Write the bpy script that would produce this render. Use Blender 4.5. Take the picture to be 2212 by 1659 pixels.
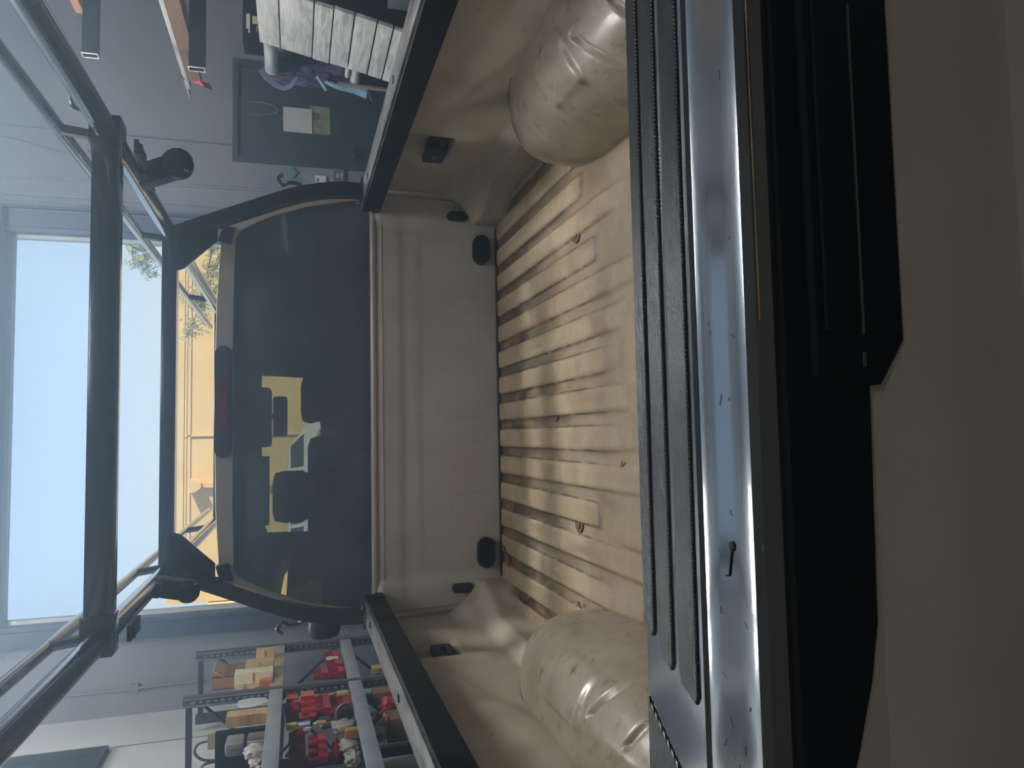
import bpy, bmesh, math, random
from mathutils import Vector, Matrix, noise

for o in list(bpy.data.objects):
    bpy.data.objects.remove(o)
sc = bpy.context.scene
COL = sc.collection
random.seed(7)

# ------------------------------------------------------------------ camera
F_PX, VPU, VPV = 1600.0, 714.0, 640.0
CAM = Vector((-0.145, 0.0, 1.68))
_d = Vector(((VPU-829.5)/F_PX, (1106-VPV)/F_PX, 1.0)).normalized()
_sy = -_d[0]; _cy = math.sqrt(1-_sy*_sy); _sp = _d[1]/_cy; _cp = math.sqrt(1-_sp*_sp)
RIGHT = Vector((_cy, -_sy, 0)); UP = Vector((_sy*_sp, _cy*_sp, _cp)); FWD = Vector((_sy*_cp, _cy*_cp, -_sp))
cd = bpy.data.cameras.new('camera'); co = bpy.data.objects.new('camera', cd); COL.objects.link(co)
cd.sensor_fit = 'HORIZONTAL'; cd.sensor_width = 36.0; cd.lens = 36.0*F_PX/2212.0
cd.clip_start = 0.02; cd.clip_end = 300
m = Matrix.Identity(4)
for i in range(3):                      # the phone was held on its side: picture right is world down
    m[i][0] = -UP[i]; m[i][1] = RIGHT[i]; m[i][2] = -FWD[i]; m[i][3] = CAM[i]
co.matrix_world = m
sc.camera = co

def at(x, y, X=None, Y=None, Z=None):
    """where the sight line through photo pixel (x, y) meets a world plane"""
    u = 1659-y; v = x
    d = RIGHT*((u-829.5)/F_PX) + UP*(-(v-1106)/F_PX) + FWD
    t = (X-CAM[0])/d[0] if X is not None else (Y-CAM[1])/d[1] if Y is not None else (Z-CAM[2])/d[2]
    return CAM + d*t

# ------------------------------------------------------------------ sky, sun, exposure
sc.view_settings.view_transform = 'Standard'; sc.view_settings.look = 'None'
sc.view_settings.gamma = 1.0; sc.view_settings.use_curve_mapping = False
sc.view_settings.exposure = 0.0
W = bpy.data.worlds.new('sky'); sc.world = W; W.use_nodes = True
nt = W.node_tree; nt.nodes.clear()
tc = nt.nodes.new('ShaderNodeTexCoord'); sp_ = nt.nodes.new('ShaderNodeSeparateXYZ')
rp = nt.nodes.new('ShaderNodeValToRGB'); bg = nt.nodes.new('ShaderNodeBackground'); wo = nt.nodes.new('ShaderNodeOutputWorld')
nt.links.new(tc.outputs['Generated'], sp_.inputs[0]); nt.links.new(sp_.outputs['Z'], rp.inputs[0])
cr = rp.color_ramp
cr.elements[0].position = 0.0; cr.elements[0].color = (0.90, 0.97, 0.97, 1)
cr.elements[1].position = 1.0; cr.elements[1].color = (0.25, 0.45, 0.85, 1)
for p, c in ((0.14, (0.80, 0.93, 0.97, 1)), (0.24, (0.60, 0.77, 0.95, 1)), (0.34, (0.50, 0.68, 0.93, 1))):
    e = cr.elements.new(p); e.color = c
nt.links.new(rp.outputs[0], bg.inputs[0]); bg.inputs[1].default_value = 1.65
nt.links.new(bg.outputs[0], wo.inputs[0])
sl = bpy.data.lights.new('sun', 'SUN'); so = bpy.data.objects.new('sun', sl); COL.objects.link(so)
sl.energy = 11.0; sl.angle = 0.01; sl.color = (1.0, 0.90, 0.72)
so.rotation_euler = Vector((-0.80, 0.46, -0.34)).to_track_quat('-Z', 'Y').to_euler()
so.location = (8, -6, 12)

LIGHT_L = 85.0        # radiance of the tubes in the bed light and added fill fixtures

# ------------------------------------------------------------------ materials
def lin(c):
    return tuple(((v/255)/12.92 if v/255 <= 0.04045 else ((v/255+0.055)/1.055)**2.4) for v in c)

class N:
    """tiny node-tree writer"""
    def __init__(s, name):
        s.m = bpy.data.materials.new(name); s.m.use_nodes = True
        s.t = s.m.node_tree; s.t.nodes.clear()
        s.out = s.n('ShaderNodeOutputMaterial')
    def n(s, typ, **kw):
        x = s.t.nodes.new(typ)
        for k, v in kw.items(): setattr(x, k, v)
        return x
    def l(s, a, b): s.t.links.new(a, b)
    def coord(s, scale=(1,1,1), rot=(0,0,0)):
        c = s.n('ShaderNodeTexCoord'); mp = s.n('ShaderNodeMapping')
        mp.inputs['Scale'].default_value = scale; mp.inputs['Rotation'].default_value = rot
        s.l(c.outputs['Object'], mp.inputs[0]); return mp.outputs[0]
    def noise(s, scale, detail=4, rough=0.55, vec=None, dist=0):
        x = s.n('ShaderNodeTexNoise'); x.inputs['Scale'].default_value = scale
        x.inputs['Detail'].default_value = detail; x.inputs['Roughness'].default_value = rough
        x.inputs['Distortion'].default_value = dist
        s.l(vec if vec is not None else s.coord(), x.inputs['Vector']); return x.outputs['Fac']
    def rng(s, v, a, b, c=0.0, d=1.0):
        x = s.n('ShaderNodeMapRange'); x.interpolation_type = 'SMOOTHSTEP'
        s.l(v, x.inputs[0])
        for i, q in enumerate((a, b, c, d)): x.inputs[i+1].default_value = q
        return x.outputs[0]
    def math(s, op, a, b):
        x = s.n('ShaderNodeMath', operation=op)
        for i, q in enumerate((a, b)):
            if isinstance(q, (int, float)): x.inputs[i].default_value = q
            else: s.l(q, x.inputs[i])
        return x.outputs[0]
    def mix(s, f, a, b):
        x = s.n('ShaderNodeMix', data_type='RGBA')
        if isinstance(f, (int, float)): x.inputs[0].default_value = f
        else: s.l(f, x.inputs[0])
        for i, q in ((6, a), (7, b)):
            if isinstance(q, tuple): x.inputs[i].default_value = (*q[:3], 1)
            else: s.l(q, x.inputs[i])
        return x.outputs[2]
    def bump(s, h, strength, dist=0.005):
        x = s.n('ShaderNodeBump'); x.inputs['Strength'].default_value = strength
        x.inputs['Distance'].default_value = dist; s.l(h, x.inputs['Height']); return x.outputs[0]
    def bsdf(s, col, rough=0.5, metal=0.0, normal=None, coat=0.0, spec=0.5):
        b = s.n('ShaderNodeBsdfPrincipled')
        for k, q in (('Base Color', col), ('Roughness', rough), ('Metallic', metal)):
            if isinstance(q, tuple): b.inputs[k].default_value = (*q[:3], 1)
            elif isinstance(q, (int, float)): b.inputs[k].default_value = q
            else: s.l(q, b.inputs[k])
        b.inputs['Coat Weight'].default_value = coat; b.inputs['Coat Roughness'].default_value = 0.12
        b.inputs['Specular IOR Level'].default_value = spec
        if normal is not None: s.l(normal, b.inputs['Normal'])
        s.l(b.outputs[0], s.out.inputs[0]); return b

MATS = {}
def M(name, col, rough=0.5, metal=0.0, col2=None, scale=9.0, bump=0.0, bscale=80.0, coat=0.0, spec=0.5, stretch=(1,1,1)):
    if name in MATS: return MATS[name]
    k = N(name); c1 = lin(col); c2 = lin(col2) if col2 else tuple(v*0.8 for v in c1)
    vec = k.coord(stretch)
    c = k.mix(k.rng(k.noise(scale, 5, 0.6, vec), 0.35, 0.7), c1, c2)
    nrm = k.bump(k.noise(bscale, 3, 0.6, vec), bump, 0.004) if bump else None
    k.bsdf(c, rough, metal, nrm, coat, spec)
    MATS[name] = k.m; return k.m

PAINT = (184, 171, 157)
def paint_clean():
    k = N('beige_paint')
    g = k.noise(2.5, 4); c = k.mix(k.rng(g, 0.4, 0.75), lin(PAINT), tuple(v*0.86 for v in lin(PAINT)))
    k.bsdf(c, 0.32, 0, None, 0.3); return k.m
def paint_bed(name, grime, rough=0.38, ca=(190, 179, 161), cb=(168, 155, 135)):
    k = N(name)
    base = k.mix(k.rng(k.noise(3.2, 5), 0.35, 0.75), lin(ca), lin(cb))
    spots = k.rng(k.noise(28, 6, 0.7), 0.60-0.05*grime, 0.74)
    c = k.mix(k.math('MULTIPLY', spots, 0.75), base, lin((70, 55, 40)))
    scr = k.rng(k.noise(16, 4, 0.7, k.coord((1, 5, 2), (0.3, 0.2, 0.6)), 1.2), 0.66-0.03*grime, 0.74)
    c = k.mix(k.math('MULTIPLY', scr, 0.7), c, lin((60, 50, 40)))
    if grime > 1:
        fs = k.math('MAXIMUM', k.rng(k.noise(42, 4, 0.7, k.coord((1, 4, 1.5), (0.5, 0.3, -0.4)), 0.8), 0.60, 0.68), k.rng(k.noise(110, 4, 0.65), 0.63, 0.70))
        zone = k.rng(k.noise(5, 3), 0.38, 0.62)
        c = k.mix(k.math('MULTIPLY', k.math('MULTIPLY', fs, zone), 0.8), c, lin((66, 54, 42)))
        c = k.mix(k.math('MULTIPLY', k.rng(k.noise(3.5, 5, 0.6), 0.45, 0.7), 0.35), c, lin((110, 92, 70)))
    r = k.math('ADD', k.math('MULTIPLY', k.noise(9, 4), 0.25), rough-0.12)
    k.bsdf(c, r, 0, k.bump(k.noise(60, 3), 0.06), 0.15); return k.m
def paint_floor():
    k = N('worn_bed_floor_paint')
    tcn = k.n('ShaderNodeTexCoord'); sep = k.n('ShaderNodeSeparateXYZ'); k.l(tcn.outputs['Object'], sep.inputs[0])
    base = k.mix(k.rng(k.noise(4, 5), 0.35, 0.7), lin((188, 170, 141)), lin((162, 144, 114)))
    # fine cross scuffs from loads dragged in and out
    scuff = k.rng(k.noise(30, 5, 0.75, k.coord((1.2, 7, 1))), 0.48, 0.70)
    c = k.mix(k.math('MULTIPLY', scuff, 0.7), base, lin((128, 104, 74)))
    specks = k.math('MAXIMUM', k.rng(k.noise(70, 4, 0.7, k.coord((1.6, 1, 1))), 0.64, 0.69), k.rng(k.noise(26, 6, 0.8, k.coord((1, 2.4, 1)), 1.0), 0.63, 0.66))
    c = k.mix(k.math('MULTIPLY', specks, 0.85), c, lin((56, 42, 30)))
    # old dirt packed in the channels, thickest towards the bulkhead
    valley = k.rng(sep.outputs['Z'], 0.861, 0.853)
    yy = k.math('ADD', sep.outputs['Y'], k.math('MULTIPLY', k.math('SUBTRACT', k.noise(5, 4, 0.6, k.coord((3.0, 0.6, 1))), 0.5), 2.2))
    ramp = k.rng(yy, -0.60, 0.35, 0.18, 1.0)
    dn = k.rng(k.noise(20, 5, 0.7, k.coord((1, 0.5, 1))), 0.25, 0.6, 0.45, 1.0)
    dirt = k.math('MULTIPLY', k.math('MULTIPLY', valley, ramp), dn)
    c = k.mix(dirt, c, lin((72, 56, 42)))
    stain = k.rng(k.noise(6, 5, 0.65, k.coord((2.2, 0.35, 1))), 0.52, 0.75)
    c = k.mix(k.math('MULTIPLY', stain, 0.6), c, lin((118, 92, 60)))
    st2 = k.rng(k.noise(2.6, 5, 0.65, k.coord((1, 1.6, 1))), 0.46, 0.62); c = k.mix(k.math('MULTIPLY', st2, 0.55), c, lin((132, 106, 70)))
    # trodden-in grime towards the tailgate, broken up in blotches
    gy = k.math('ADD', sep.outputs['Y'], k.math('MULTIPLY', k.math('SUBTRACT', k.noise(4, 5, 0.7), 0.5), 0.9))
    gr = k.math('MULTIPLY', k.rng(gy, -0.25, -0.72), k.rng(k.noise(18, 6, 0.75), 0.25, 0.65, 0.45, 0.85))
    c = k.mix(gr, c, lin((116, 98, 72)))
    # thin brown line where each ridge meets its channel
    edge = k.math('MULTIPLY', k.rng(sep.outputs['Z'], 0.8525, 0.8555), k.rng(sep.outputs['Z'], 0.8605, 0.8565))
    c = k.mix(k.math('MULTIPLY', edge, k.math('MULTIPLY', k.rng(sep.outputs['Y'], -0.62, -0.30, 0.12, 1.0), k.rng(k.noise(14, 5, 0.7), 0.40, 0.55, 0.05, 0.95))), c, lin((46, 35, 26)))
    h = k.noise(45, 4, 0.7, k.coord((1, 2.5, 1)))
    k.bsdf(c, 0.55, 0, k.bump(h, 0.15, 0.004), 0.05); return k.m
def black_cap(name, ribs):
    k = N(name)
    c = k.mix(k.rng(k.noise(7, 5), 0.4, 0.7), lin((26, 27, 28)), lin((36, 37, 38)))
    scr = k.rng(k.noise(26, 4, 0.65, k.coord((1, 6, 1), (0, 0, 0.6)), 1.0), 0.70, 0.76)
    c = k.mix(k.math('MULTIPLY', scr, 0.8), c, lin((150, 152, 152)))
    rough = k.math('ADD', k.math('MULTIPLY', k.noise(14, 5, 0.7, k.coord((0.4, 3, 1))), 0.16), 0.07 if not ribs else 0.18)
    if ribs:
        wv = k.n('ShaderNodeTexWave'); wv.wave_type = 'BANDS'; wv.bands_direction = 'X'
        wv.inputs['Scale'].default_value = 120; wv.inputs['Distortion'].default_value = 0.3
        k.l(k.coord((1, 1, 1), (0, 0, math.radians(52))), wv.inputs['Vector'])
        nrm = k.bump(wv.outputs['Fac'], 0.8, 0.0014)
    else:
        nrm = k.bump(k.noise(120, 3, 0.6, k.coord((0.3, 1, 1))), 0.06, 0.002)
    bs = k.bsdf(c, rough, 0, nrm, 0.0 if ribs else 1.0, 1.0); bs.inputs['Coat IOR'].default_value = 2.1; return k.m
def glass(name, tint, veil, veil_col, refl=1.0):
    k = N(name)
    tr = k.n('ShaderNodeBsdfTransparent'); tr.inputs[0].default_value = (*tint, 1)
    gl = k.n('ShaderNodeBsdfGlossy'); gl.inputs['Roughness'].default_value = 0.03
    lw = k.n('ShaderNodeLayerWeight'); lw.inputs[0].default_value = 0.5
    fr = k.math('ADD', k.math('MULTIPLY', k.math('POWER', lw.outputs['Facing'], 4.0), 0.9), 0.05)
    mx = k.n('ShaderNodeMixShader')
    k.l(k.math('MULTIPLY', fr, refl), mx.inputs[0]); k.l(tr.outputs[0], mx.inputs[1]); k.l(gl.outputs[0], mx.inputs[2])
    tl = k.n('ShaderNodeBsdfTranslucent'); tl.inputs[0].default_value = (*veil_col, 1)
    df = k.n('ShaderNodeBsdfDiffuse'); df.inputs[0].default_value = (*veil_col, 1)
    m0 = k.n('ShaderNodeMixShader'); m0.inputs[0].default_value = 0.4
    k.l(tl.outputs[0], m0.inputs[1]); k.l(df.outputs[0], m0.inputs[2])
    m2 = k.n('ShaderNodeMixShader')
    k.l(k.math('MULTIPLY', k.rng(k.noise(3, 4), 0.2, 0.8, 0.7, 1.2), veil), m2.inputs[0])
    k.l(mx.outputs[0], m2.inputs[1]); k.l(m0.outputs[0], m2.inputs[2])
    k.l(m2.outputs[0], k.out.inputs[0]); return k.m
def emitter(name, col, st):
    k = N(name); e = k.n('ShaderNodeEmission'); e.inputs[0].default_value = (*col, 1); e.inputs[1].default_value = st
    k.l(e.outputs[0], k.out.inputs[0]); return k.m
def wood_planks():
    k = N('weathered_grey_wood')
    v = k.coord((6, 0.8, 6))
    c = k.mix(k.rng(k.noise(5, 6, 0.65, v, 0.8), 0.3, 0.7), lin((238, 237, 232)), lin((158, 158, 154)))
    kn = k.rng(k.noise(4.5, 2, 0.5, k.coord((2.0, 1.2, 2.0))), 0.68, 0.76)
    c = k.mix(k.math('MULTIPLY', kn, 0.6), c, lin((110, 105, 98)))
    k.bsdf(c, 0.75, 0, k.bump(k.noise(20, 5, 0.6, v), 0.2)); return k.m
def rack_paint(name='chipped_black_enamel', lo=0.60):
    k = N(name)
    chips = k.rng(k.noise(34, 5, 0.7, k.coord((1, 0.45, 1))), lo, lo+0.04)
    c = k.mix(chips, lin((26, 27, 30)), lin((150, 150, 150)))
    bs = k.bsdf(c, k.math('ADD', k.math('MULTIPLY', k.noise(30, 4), 0.22), 0.08), 0, k.bump(k.noise(40, 4), 0.25, 0.002), 1.0, 1.0); bs.inputs['Coat IOR'].default_value = 1.8; return k.m

P_CLEAN = paint_clean(); P_BED = paint_bed('grimy_bed_paint', 0.2); P_BULK = paint_bed('glare_paled_bulkhead_paint', -0.6, 0.5, (206, 200, 190), (186, 178, 166)); P_ARCH = paint_bed('scuffed_arch_paint', 1.5, 0.30, (164, 152, 134), (140, 128, 110)); P_FLOOR = paint_floor()  # bulkhead copy is paler and greyer: veiling glare put into its colour
CAP = black_cap('scratched_black_plastic', False); TREAD = black_cap('ribbed_black_plastic', True)
BLACK = M('black_plastic', (22, 23, 25), 0.5, 0, (30, 31, 33)); DEEP = M('matt_black_trim', (9, 10, 11), 0.7, 0, (12, 13, 14), spec=0.2)
RACK = rack_paint(); RACKS = rack_paint('smooth_black_enamel', 0.74)
RAILTOP = M('worn_steel_rail', (150, 148, 147), 0.3, 0.7, (84, 80, 78), 26, 0.15, 60, stretch=(1, 0.3, 1))
STEEL = M('zinc_steel', (165, 168, 170), 0.35, 0.8, (135, 138, 140), 12)
GREYSTEEL = M('grey_painted_steel', (150, 160, 168), 0.5, 0.1, (124, 134, 142), 6, 0.05)
DARKSTEEL = M('dark_painted_steel', (44, 48, 52), 0.5, 0.1, (58, 62, 66), 6)
WALL = M('grey_wall_paint', (134, 135, 140), 0.8, 0, (126, 127, 133), 1.3, 0.05, 30)
LWALL = M('textured_light_wall_paint', (226, 229, 225), 0.85, 0, (216, 220, 216), 2.0, 0.35, 24)
CONC = M('concrete', (120, 118, 114), 0.8, 0, (98, 96, 92), 1.2, 0.1)
CEIL = M('ceiling_white', (205, 205, 202), 0.9)
DOORM = M('dark_grey_door_paint', (62, 68, 74), 0.45, 0, (56, 62, 68), 3)
JAMB = M('dark_steel_jamb', (66, 68, 76), 0.5, 0.2); JAMBL = M('pale_door_seal', (190, 188, 176), 0.6)
FAB = M('dark_seat_fabric', (40, 43, 48), 0.9, 0, (32, 34, 38), 60, 0.2, 300); LINER = M('dark_cab_trim', (38, 40, 45), 0.8)
RED = M('red_bin_plastic', (196, 28, 46), 0.35, 0, (176, 20, 38), 4); CARD = M('brown_cardboard', (150, 112, 78), 0.85, 0, (132, 96, 66), 8)
KRAFT = M('pale_cardboard', (212, 180, 128), 0.8, 0, (190, 158, 108), 8); WHITE = M('white_plastic', (226, 226, 222), 0.4); PAPER = M('white_paper', (214, 212, 206), 0.8)
BAG = M('crumpled_clear_bag', (205, 202, 196), 0.25, 0, (140, 122, 104), 16, 0.8, 40); WOODB = M('pale_plywood', (214, 180, 122), 0.6, 0, (170, 130, 80), 5, stretch=(1, 1, 6))
PLANK = wood_planks()
G_REAR = glass('glare_veiled_rear_glass', (0.66, 0.72, 0.74), 0.46, (0.66, 0.82, 1.0)); G_WIND = glass('windshield_glass', (0.82, 0.90, 0.78), 0.02, (0.6, 0.65, 0.7))  # pale blue film on the rear glass stands in for glare
G_SIDE = glass('tinted_side_glass', (0.03, 0.035, 0.04), 0.03, (0.2, 0.22, 0.25), 0.15)
REDLENS = M('red_lens', (120, 20, 30), 0.15, 0, (90, 14, 22), 3, coat=0.5); CLEARLENS = M('smoked_lens', (70, 72, 80), 0.12, 0, None, 3, coat=0.5)

# ------------------------------------------------------------------ mesh helpers
def BM(): return bmesh.new()
def box(bm, lo, hi, bev=0.0):
    lo, hi = Vector([min(a, b) for a, b in zip(lo, hi)]), Vector([max(a, b) for a, b in zip(lo, hi)])
    mt = Matrix.Translation((lo+hi)/2) @ Matrix.Diagonal((*(hi-lo), 1))
    r = bmesh.ops.create_cube(bm, size=1, matrix=mt)
    if bev:
        es = {e for v in r['verts'] for e in v.link_edges}
        bmesh.ops.bevel(bm, geom=list(es), offset=bev, segments=2, affect='EDGES', profile=0.6)
def obox(bm, c, ax, ay, az, bev=0.0):
    """oriented box: centre and three half-extent vectors"""
    mt = Matrix.Identity(4)
    for i in range(3):
        mt[i][0] = ax[i]*2; mt[i][1] = ay[i]*2; mt[i][2] = az[i]*2; mt[i][3] = c[i]
    r = bmesh.ops.create_cube(bm, size=1, matrix=mt)
    if mt.to_3x3().determinant() < 0: bmesh.ops.reverse_faces(bm, faces=list({f for v in r['verts'] for f in v.link_faces}))
    if bev:
        es = {e for v in r['verts'] for e in v.link_edges}
        bmesh.ops.bevel(bm, geom=list(es), offset=bev, segments=2, affect='EDGES', profile=0.6)
def frames(pts):
    pts = [Vector(p) for p in pts]; out = []
    prev = None
    for i, p in enumerate(pts):
        t = (pts[min(i+1, len(pts)-1)]-pts[max(i-1, 0)]).normalized()
        if prev is None:
            a = Vector((0, 0, 1)) if abs(t.z) < 0.9 else Vector((0, 1, 0))
        else: a = prev
        n = (a - t*a.dot(t)).normalized(); b = t.cross(n); prev = n
        out.append((p, n, b))
    return out
def tube(bm, pts, r, n=10, sq=None):
    rs = r if isinstance(r, (list, tuple)) else [r]*len(pts)
    rings = []
    fr = frames(pts)
    for (p, a, b), q in zip(fr, rs):
        if sq:
            w, h = sq; ring = [bm.verts.new(p + a*sy*h/2 + b*sx*w/2) for sx, sy in ((-1,-1),(1,-1),(1,1),(-1,1))]
        else:
            ring = [bm.verts.new(p + a*math.cos(2*math.pi*i/n)*q + b*math.sin(2*math.pi*i/n)*q) for i in range(n)]
        rings.append(ring)
    k = len(rings[0])
    for r0, r1 in zip(rings, rings[1:]):
        for i in range(k): bm.faces.new((r0[i], r0[(i+1) % k], r1[(i+1) % k], r1[i]))
    bm.faces.new(rings[0][::-1]); bm.faces.new(rings[-1])
def smooth_path(pts, n=6):
    pts = [Vector(p) for p in pts]; out = []
    P = [pts[0]] + pts + [pts[-1]]
    for i in range(1, len(P)-2):
        for j in range(n):
            t = j/n; a, b, c, d = P[i-1:i+3]
            out.append(0.5*((2*b)+(c-a)*t+(2*a-5*b+4*c-d)*t*t+(3*b-a-3*c+d)*t**3))
    out.append(pts[-1]); return out
def lathe(bm, prof, c, axis='Z', n=20):
    rings = []
    for r, h in prof:
        ring = []
        for i in range(n):
            a = 2*math.pi*i/n; x, y = r*math.cos(a), r*math.sin(a)
            v = (x, y, h) if axis == 'Z' else (h, x, y) if axis == 'X' else (y, h, x)
            ring.append(bm.verts.new(Vector(c)+Vector(v)))
        rings.append(ring)
    for r0, r1 in zip(rings, rings[1:]):
        for i in range(n): bm.faces.new((r0[i], r0[(i+1) % n], r1[(i+1) % n], r1[i]))
    bm.faces.new(rings[0][::-1]); bm.faces.new(rings[-1])
def prism(bm, poly, a, b, plane='YZ', fn=None):
    """extrude a 2-D outline from a to b along the axis left over"""
    def P(p, h): return (h, p[0], p[1]) if plane == 'YZ' else (p[0], h, p[1]) if plane == 'XZ' else (p[0], p[1], h)
    v0 = [bm.verts.new(P(p, a)) for p in poly]; v1 = [bm.verts.new(P(p, b)) for p in poly]
    n = len(poly)
    for i in range(n): bm.faces.new((v0[i], v0[(i+1) % n], v1[(i+1) % n], v1[i]))
    bm.faces.new(v0[::-1]); bm.faces.new(v1)
def sheet(bm, fn, nu, nv, off):
    """solid pressed sheet: fn(u,v) on 0..1, thickened by the vector off"""
    off = Vector(off); A = [[None]*(nv+1) for _ in range(nu+1)]; B = [[None]*(nv+1) for _ in range(nu+1)]
    for i in range(nu+1):
        for j in range(nv+1):
            p = Vector(fn(i/nu, j/nv)); A[i][j] = bm.verts.new(p); B[i][j] = bm.verts.new(p+off)
    for i in range(nu):
        for j in range(nv):
            bm.faces.new((A[i][j], A[i+1][j], A[i+1][j+1], A[i][j+1])); bm.faces.new((B[i][j], B[i][j+1], B[i+1][j+1], B[i+1][j]))
    for i in range(nu):
        for j in (0, nv): bm.faces.new((A[i][j], B[i][j], B[i+1][j], A[i+1][j]))
    for j in range(nv):
        for i in (0, nu): bm.faces.new((A[i][j], A[i][j+1], B[i][j+1], B[i][j]))
def sst(a, b, x):
    t = max(0.0, min(1.0, (x-a)/(b-a))); return t*t*(3-2*t)
def lump(bm, c, r, seed=0, amp=0.25, fr=3.0, sub=3, floor=None):
    """crumpled cloth or bag: a noisy rounded box"""
    q = bmesh.ops.create_icosphere(bm, subdivisions=sub, radius=1)
    for v in q['verts']:
        d = v.co.normalized(); mx = max(abs(d.x), abs(d.y), abs(d.z)); d = d*(0.55+0.45/mx*0.8)
        s = 1+amp*noise.noise(d*fr+Vector((seed*3.1, seed*1.7, seed)))+amp*0.5*noise.noise(d*fr*2.7+Vector((seed, 5, seed)))
        v.co = Vector((c[0]+d.x*s*r[0], c[1]+d.y*s*r[1], c[2]+d.z*s*r[2]))
        if floor is not None and v.co.z < floor: v.co.z = floor

def origin(o):
    p = Vector((0, 0, 0))
    while o: p = p+o.location; o = o.parent
    return p
def obj(name, bm, mat, parent=None, smooth=False, ang=40):
    me = bpy.data.meshes.new(name)
    bmesh.ops.recalc_face_normals(bm, faces=bm.faces[:])
    o = bpy.data.objects.new(name, me); COL.objects.link(o)
    if parent is not None:
        o.parent = parent; p = origin(parent)
    else:
        xs = [v.co for v in bm.verts]
        p = Vector(((min(v.x for v in xs)+max(v.x for v in xs))/2, (min(v.y for v in xs)+max(v.y for v in xs))/2, min(v.z for v in xs)))
        o.location = p
    bmesh.ops.translate(bm, verts=bm.verts[:], vec=-p)
    bm.to_mesh(me); bm.free(); me.materials.append(mat)
    if smooth:
        for f in me.polygons: f.use_smooth = True
        try: me.set_sharp_from_angle(angle=math.radians(ang))
        except Exception: pass
    return o
def tag(o, label, cat, group=None):
    o['label'] = label; o['category'] = cat
    if group: o['group'] = group
    return o
def thing(name, label, cat, loc, group=None):
    o = bpy.data.objects.new(name, None); o.empty_display_size = 0.1; COL.objects.link(o); o.location = loc
    return tag(o, label, cat, group)
def struct(name, bm, mat, parent=None):
    o = obj(name, bm, mat, parent)
    if parent is None: o['kind'] = 'structure'
    return o
def pbox(name, mat, parent, lo, hi, bev=0.0):
    b = BM(); box(b, lo, hi, bev); return obj(name, b, mat, parent, bev > 0)

# ------------------------------------------------------------------ garage shell
YW, XL, XR, YB, ZC = 7.8, -2.69, 6.2, -9.0, 5.3
OX0, OX1, OZ = -1.79, 1.80, 4.24
b = BM(); box(b, (XL-0.2, YB-0.2, -0.15), (XR+0.2, YW+0.2, 0)); struct('floor', b, CONC)
b = BM(); box(b, (XL-0.2, YB-0.2, ZC), (XR+0.2, YW+0.2, ZC+0.15)); struct('ceiling', b, CEIL)
b = BM(); box(b, (XL-0.2, YB, 0), (XL, YW, ZC)); wl = struct('wall_left', b, LWALL)
b = BM(); box(b, (XR, YB, 0), (XR+0.2, YW, ZC)); struct('wall_right', b, WALL)
b = BM(); box(b, (XL-0.2, YB-0.2, 0), (XR+0.2, YB, ZC)); struct('wall_back', b, WALL)
DX0, DX1, DZ = 2.71, 3.66, 2.25
b = BM(); box(b, (XL-0.2, YW, 0), (OX0, YW+0.2, ZC)); box(b, (OX0, YW, OZ), (OX1, YW+0.2, ZC))
box(b, (OX1, YW, 0), (DX0-0.06, YW+0.2, ZC)); box(b, (DX0-0.06, YW, DZ+0.05), (DX1+0.06, YW+0.2, ZC)); box(b, (DX1+0.06, YW, 0), (XR+0.2, YW+0.2, ZC))
wf = struct('wall_front', b, WALL)
# vertical battens, conduit and cracks on the front wall
b = BM(); tube(b, [(2.33, YW-0.02, 4.6), (2.40, YW-0.02, 0.4)], 0.016, 8); obj('conduit', b, WALL, wf, True)
b = BM(); box(b, (2.16, YW-0.03, 0), (2.20, YW, ZC)); obj('batten', b, WALL, wf)
b = BM(); box(b, (2.04, YW-0.045, 0), (2.07, YW, ZC)); obj('batten', b, JAMB, wf)
b = BM(); tube(b, [(at(0, 268, Y=YW-.012)), at(250, 290, Y=YW-.012), at(500, 314, Y=YW-.012)], 0.006, 6); obj('cable', b, M('thin_grey_cable', (92, 93, 98), 0.7), wf, True)
b = BM(); tube(b, smooth_path([at(0, 293, Y=YW-.012), at(60, 307, Y=YW-.012), at(130, 327, Y=YW-.012), at(205, 331, Y=YW-.012), at(300, 340, Y=YW-.012)]), 0.005, 6); obj('cable', b, MATS['thin_grey_cable'], wf, True)
b = BM(); tube(b, [at(30, 1516, Y=YW-.02), at(440, 1470, Y=YW-.02)], 0.014, 8)
c0 = at(290, 1486, Y=YW-.02); box(b, c0-Vector((0.035, 0.015, 0.035)), c0+Vector((-0.012, 0.02, 0.035))); box(b, c0-Vector((-0.012, 0.015, 0.035)), c0+Vector((0.035, 0.02, 0.035)))
obj('conduit', b, WALL, wf, True)
# door jambs of the roll-up opening
t1 = bpy.data.objects.new('trim_1', None); COL.objects.link(t1); t1['kind'] = 'structure'; t1.location = (0, YW, 0)
for s, x in ((-1, OX0), (1, OX1)):
    pbox('door_guide', JAMB, t1, (x, YW-0.10, 0), (x+s*0.20, YW+0.06, OZ+0.35))
    pbox('door_seal', JAMBL, t1, (x-s*0.035, YW+0.02, 0), (x, YW+0.10, OZ))
    pbox('guide_lip', DARKSTEEL, t1, (x+s*0.04, YW-0.13, 0), (x+s*0.055, YW-0.10, OZ+0.35))
pbox('header', JAMB, t1, (OX0-0.2, YW-0.22, OZ), (OX1+0.2, YW, OZ+0.42))
pbox('header_seal', JAMBL, t1, (OX0, YW+0.02, OZ-0.03), (OX1, YW+0.10, OZ))
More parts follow.
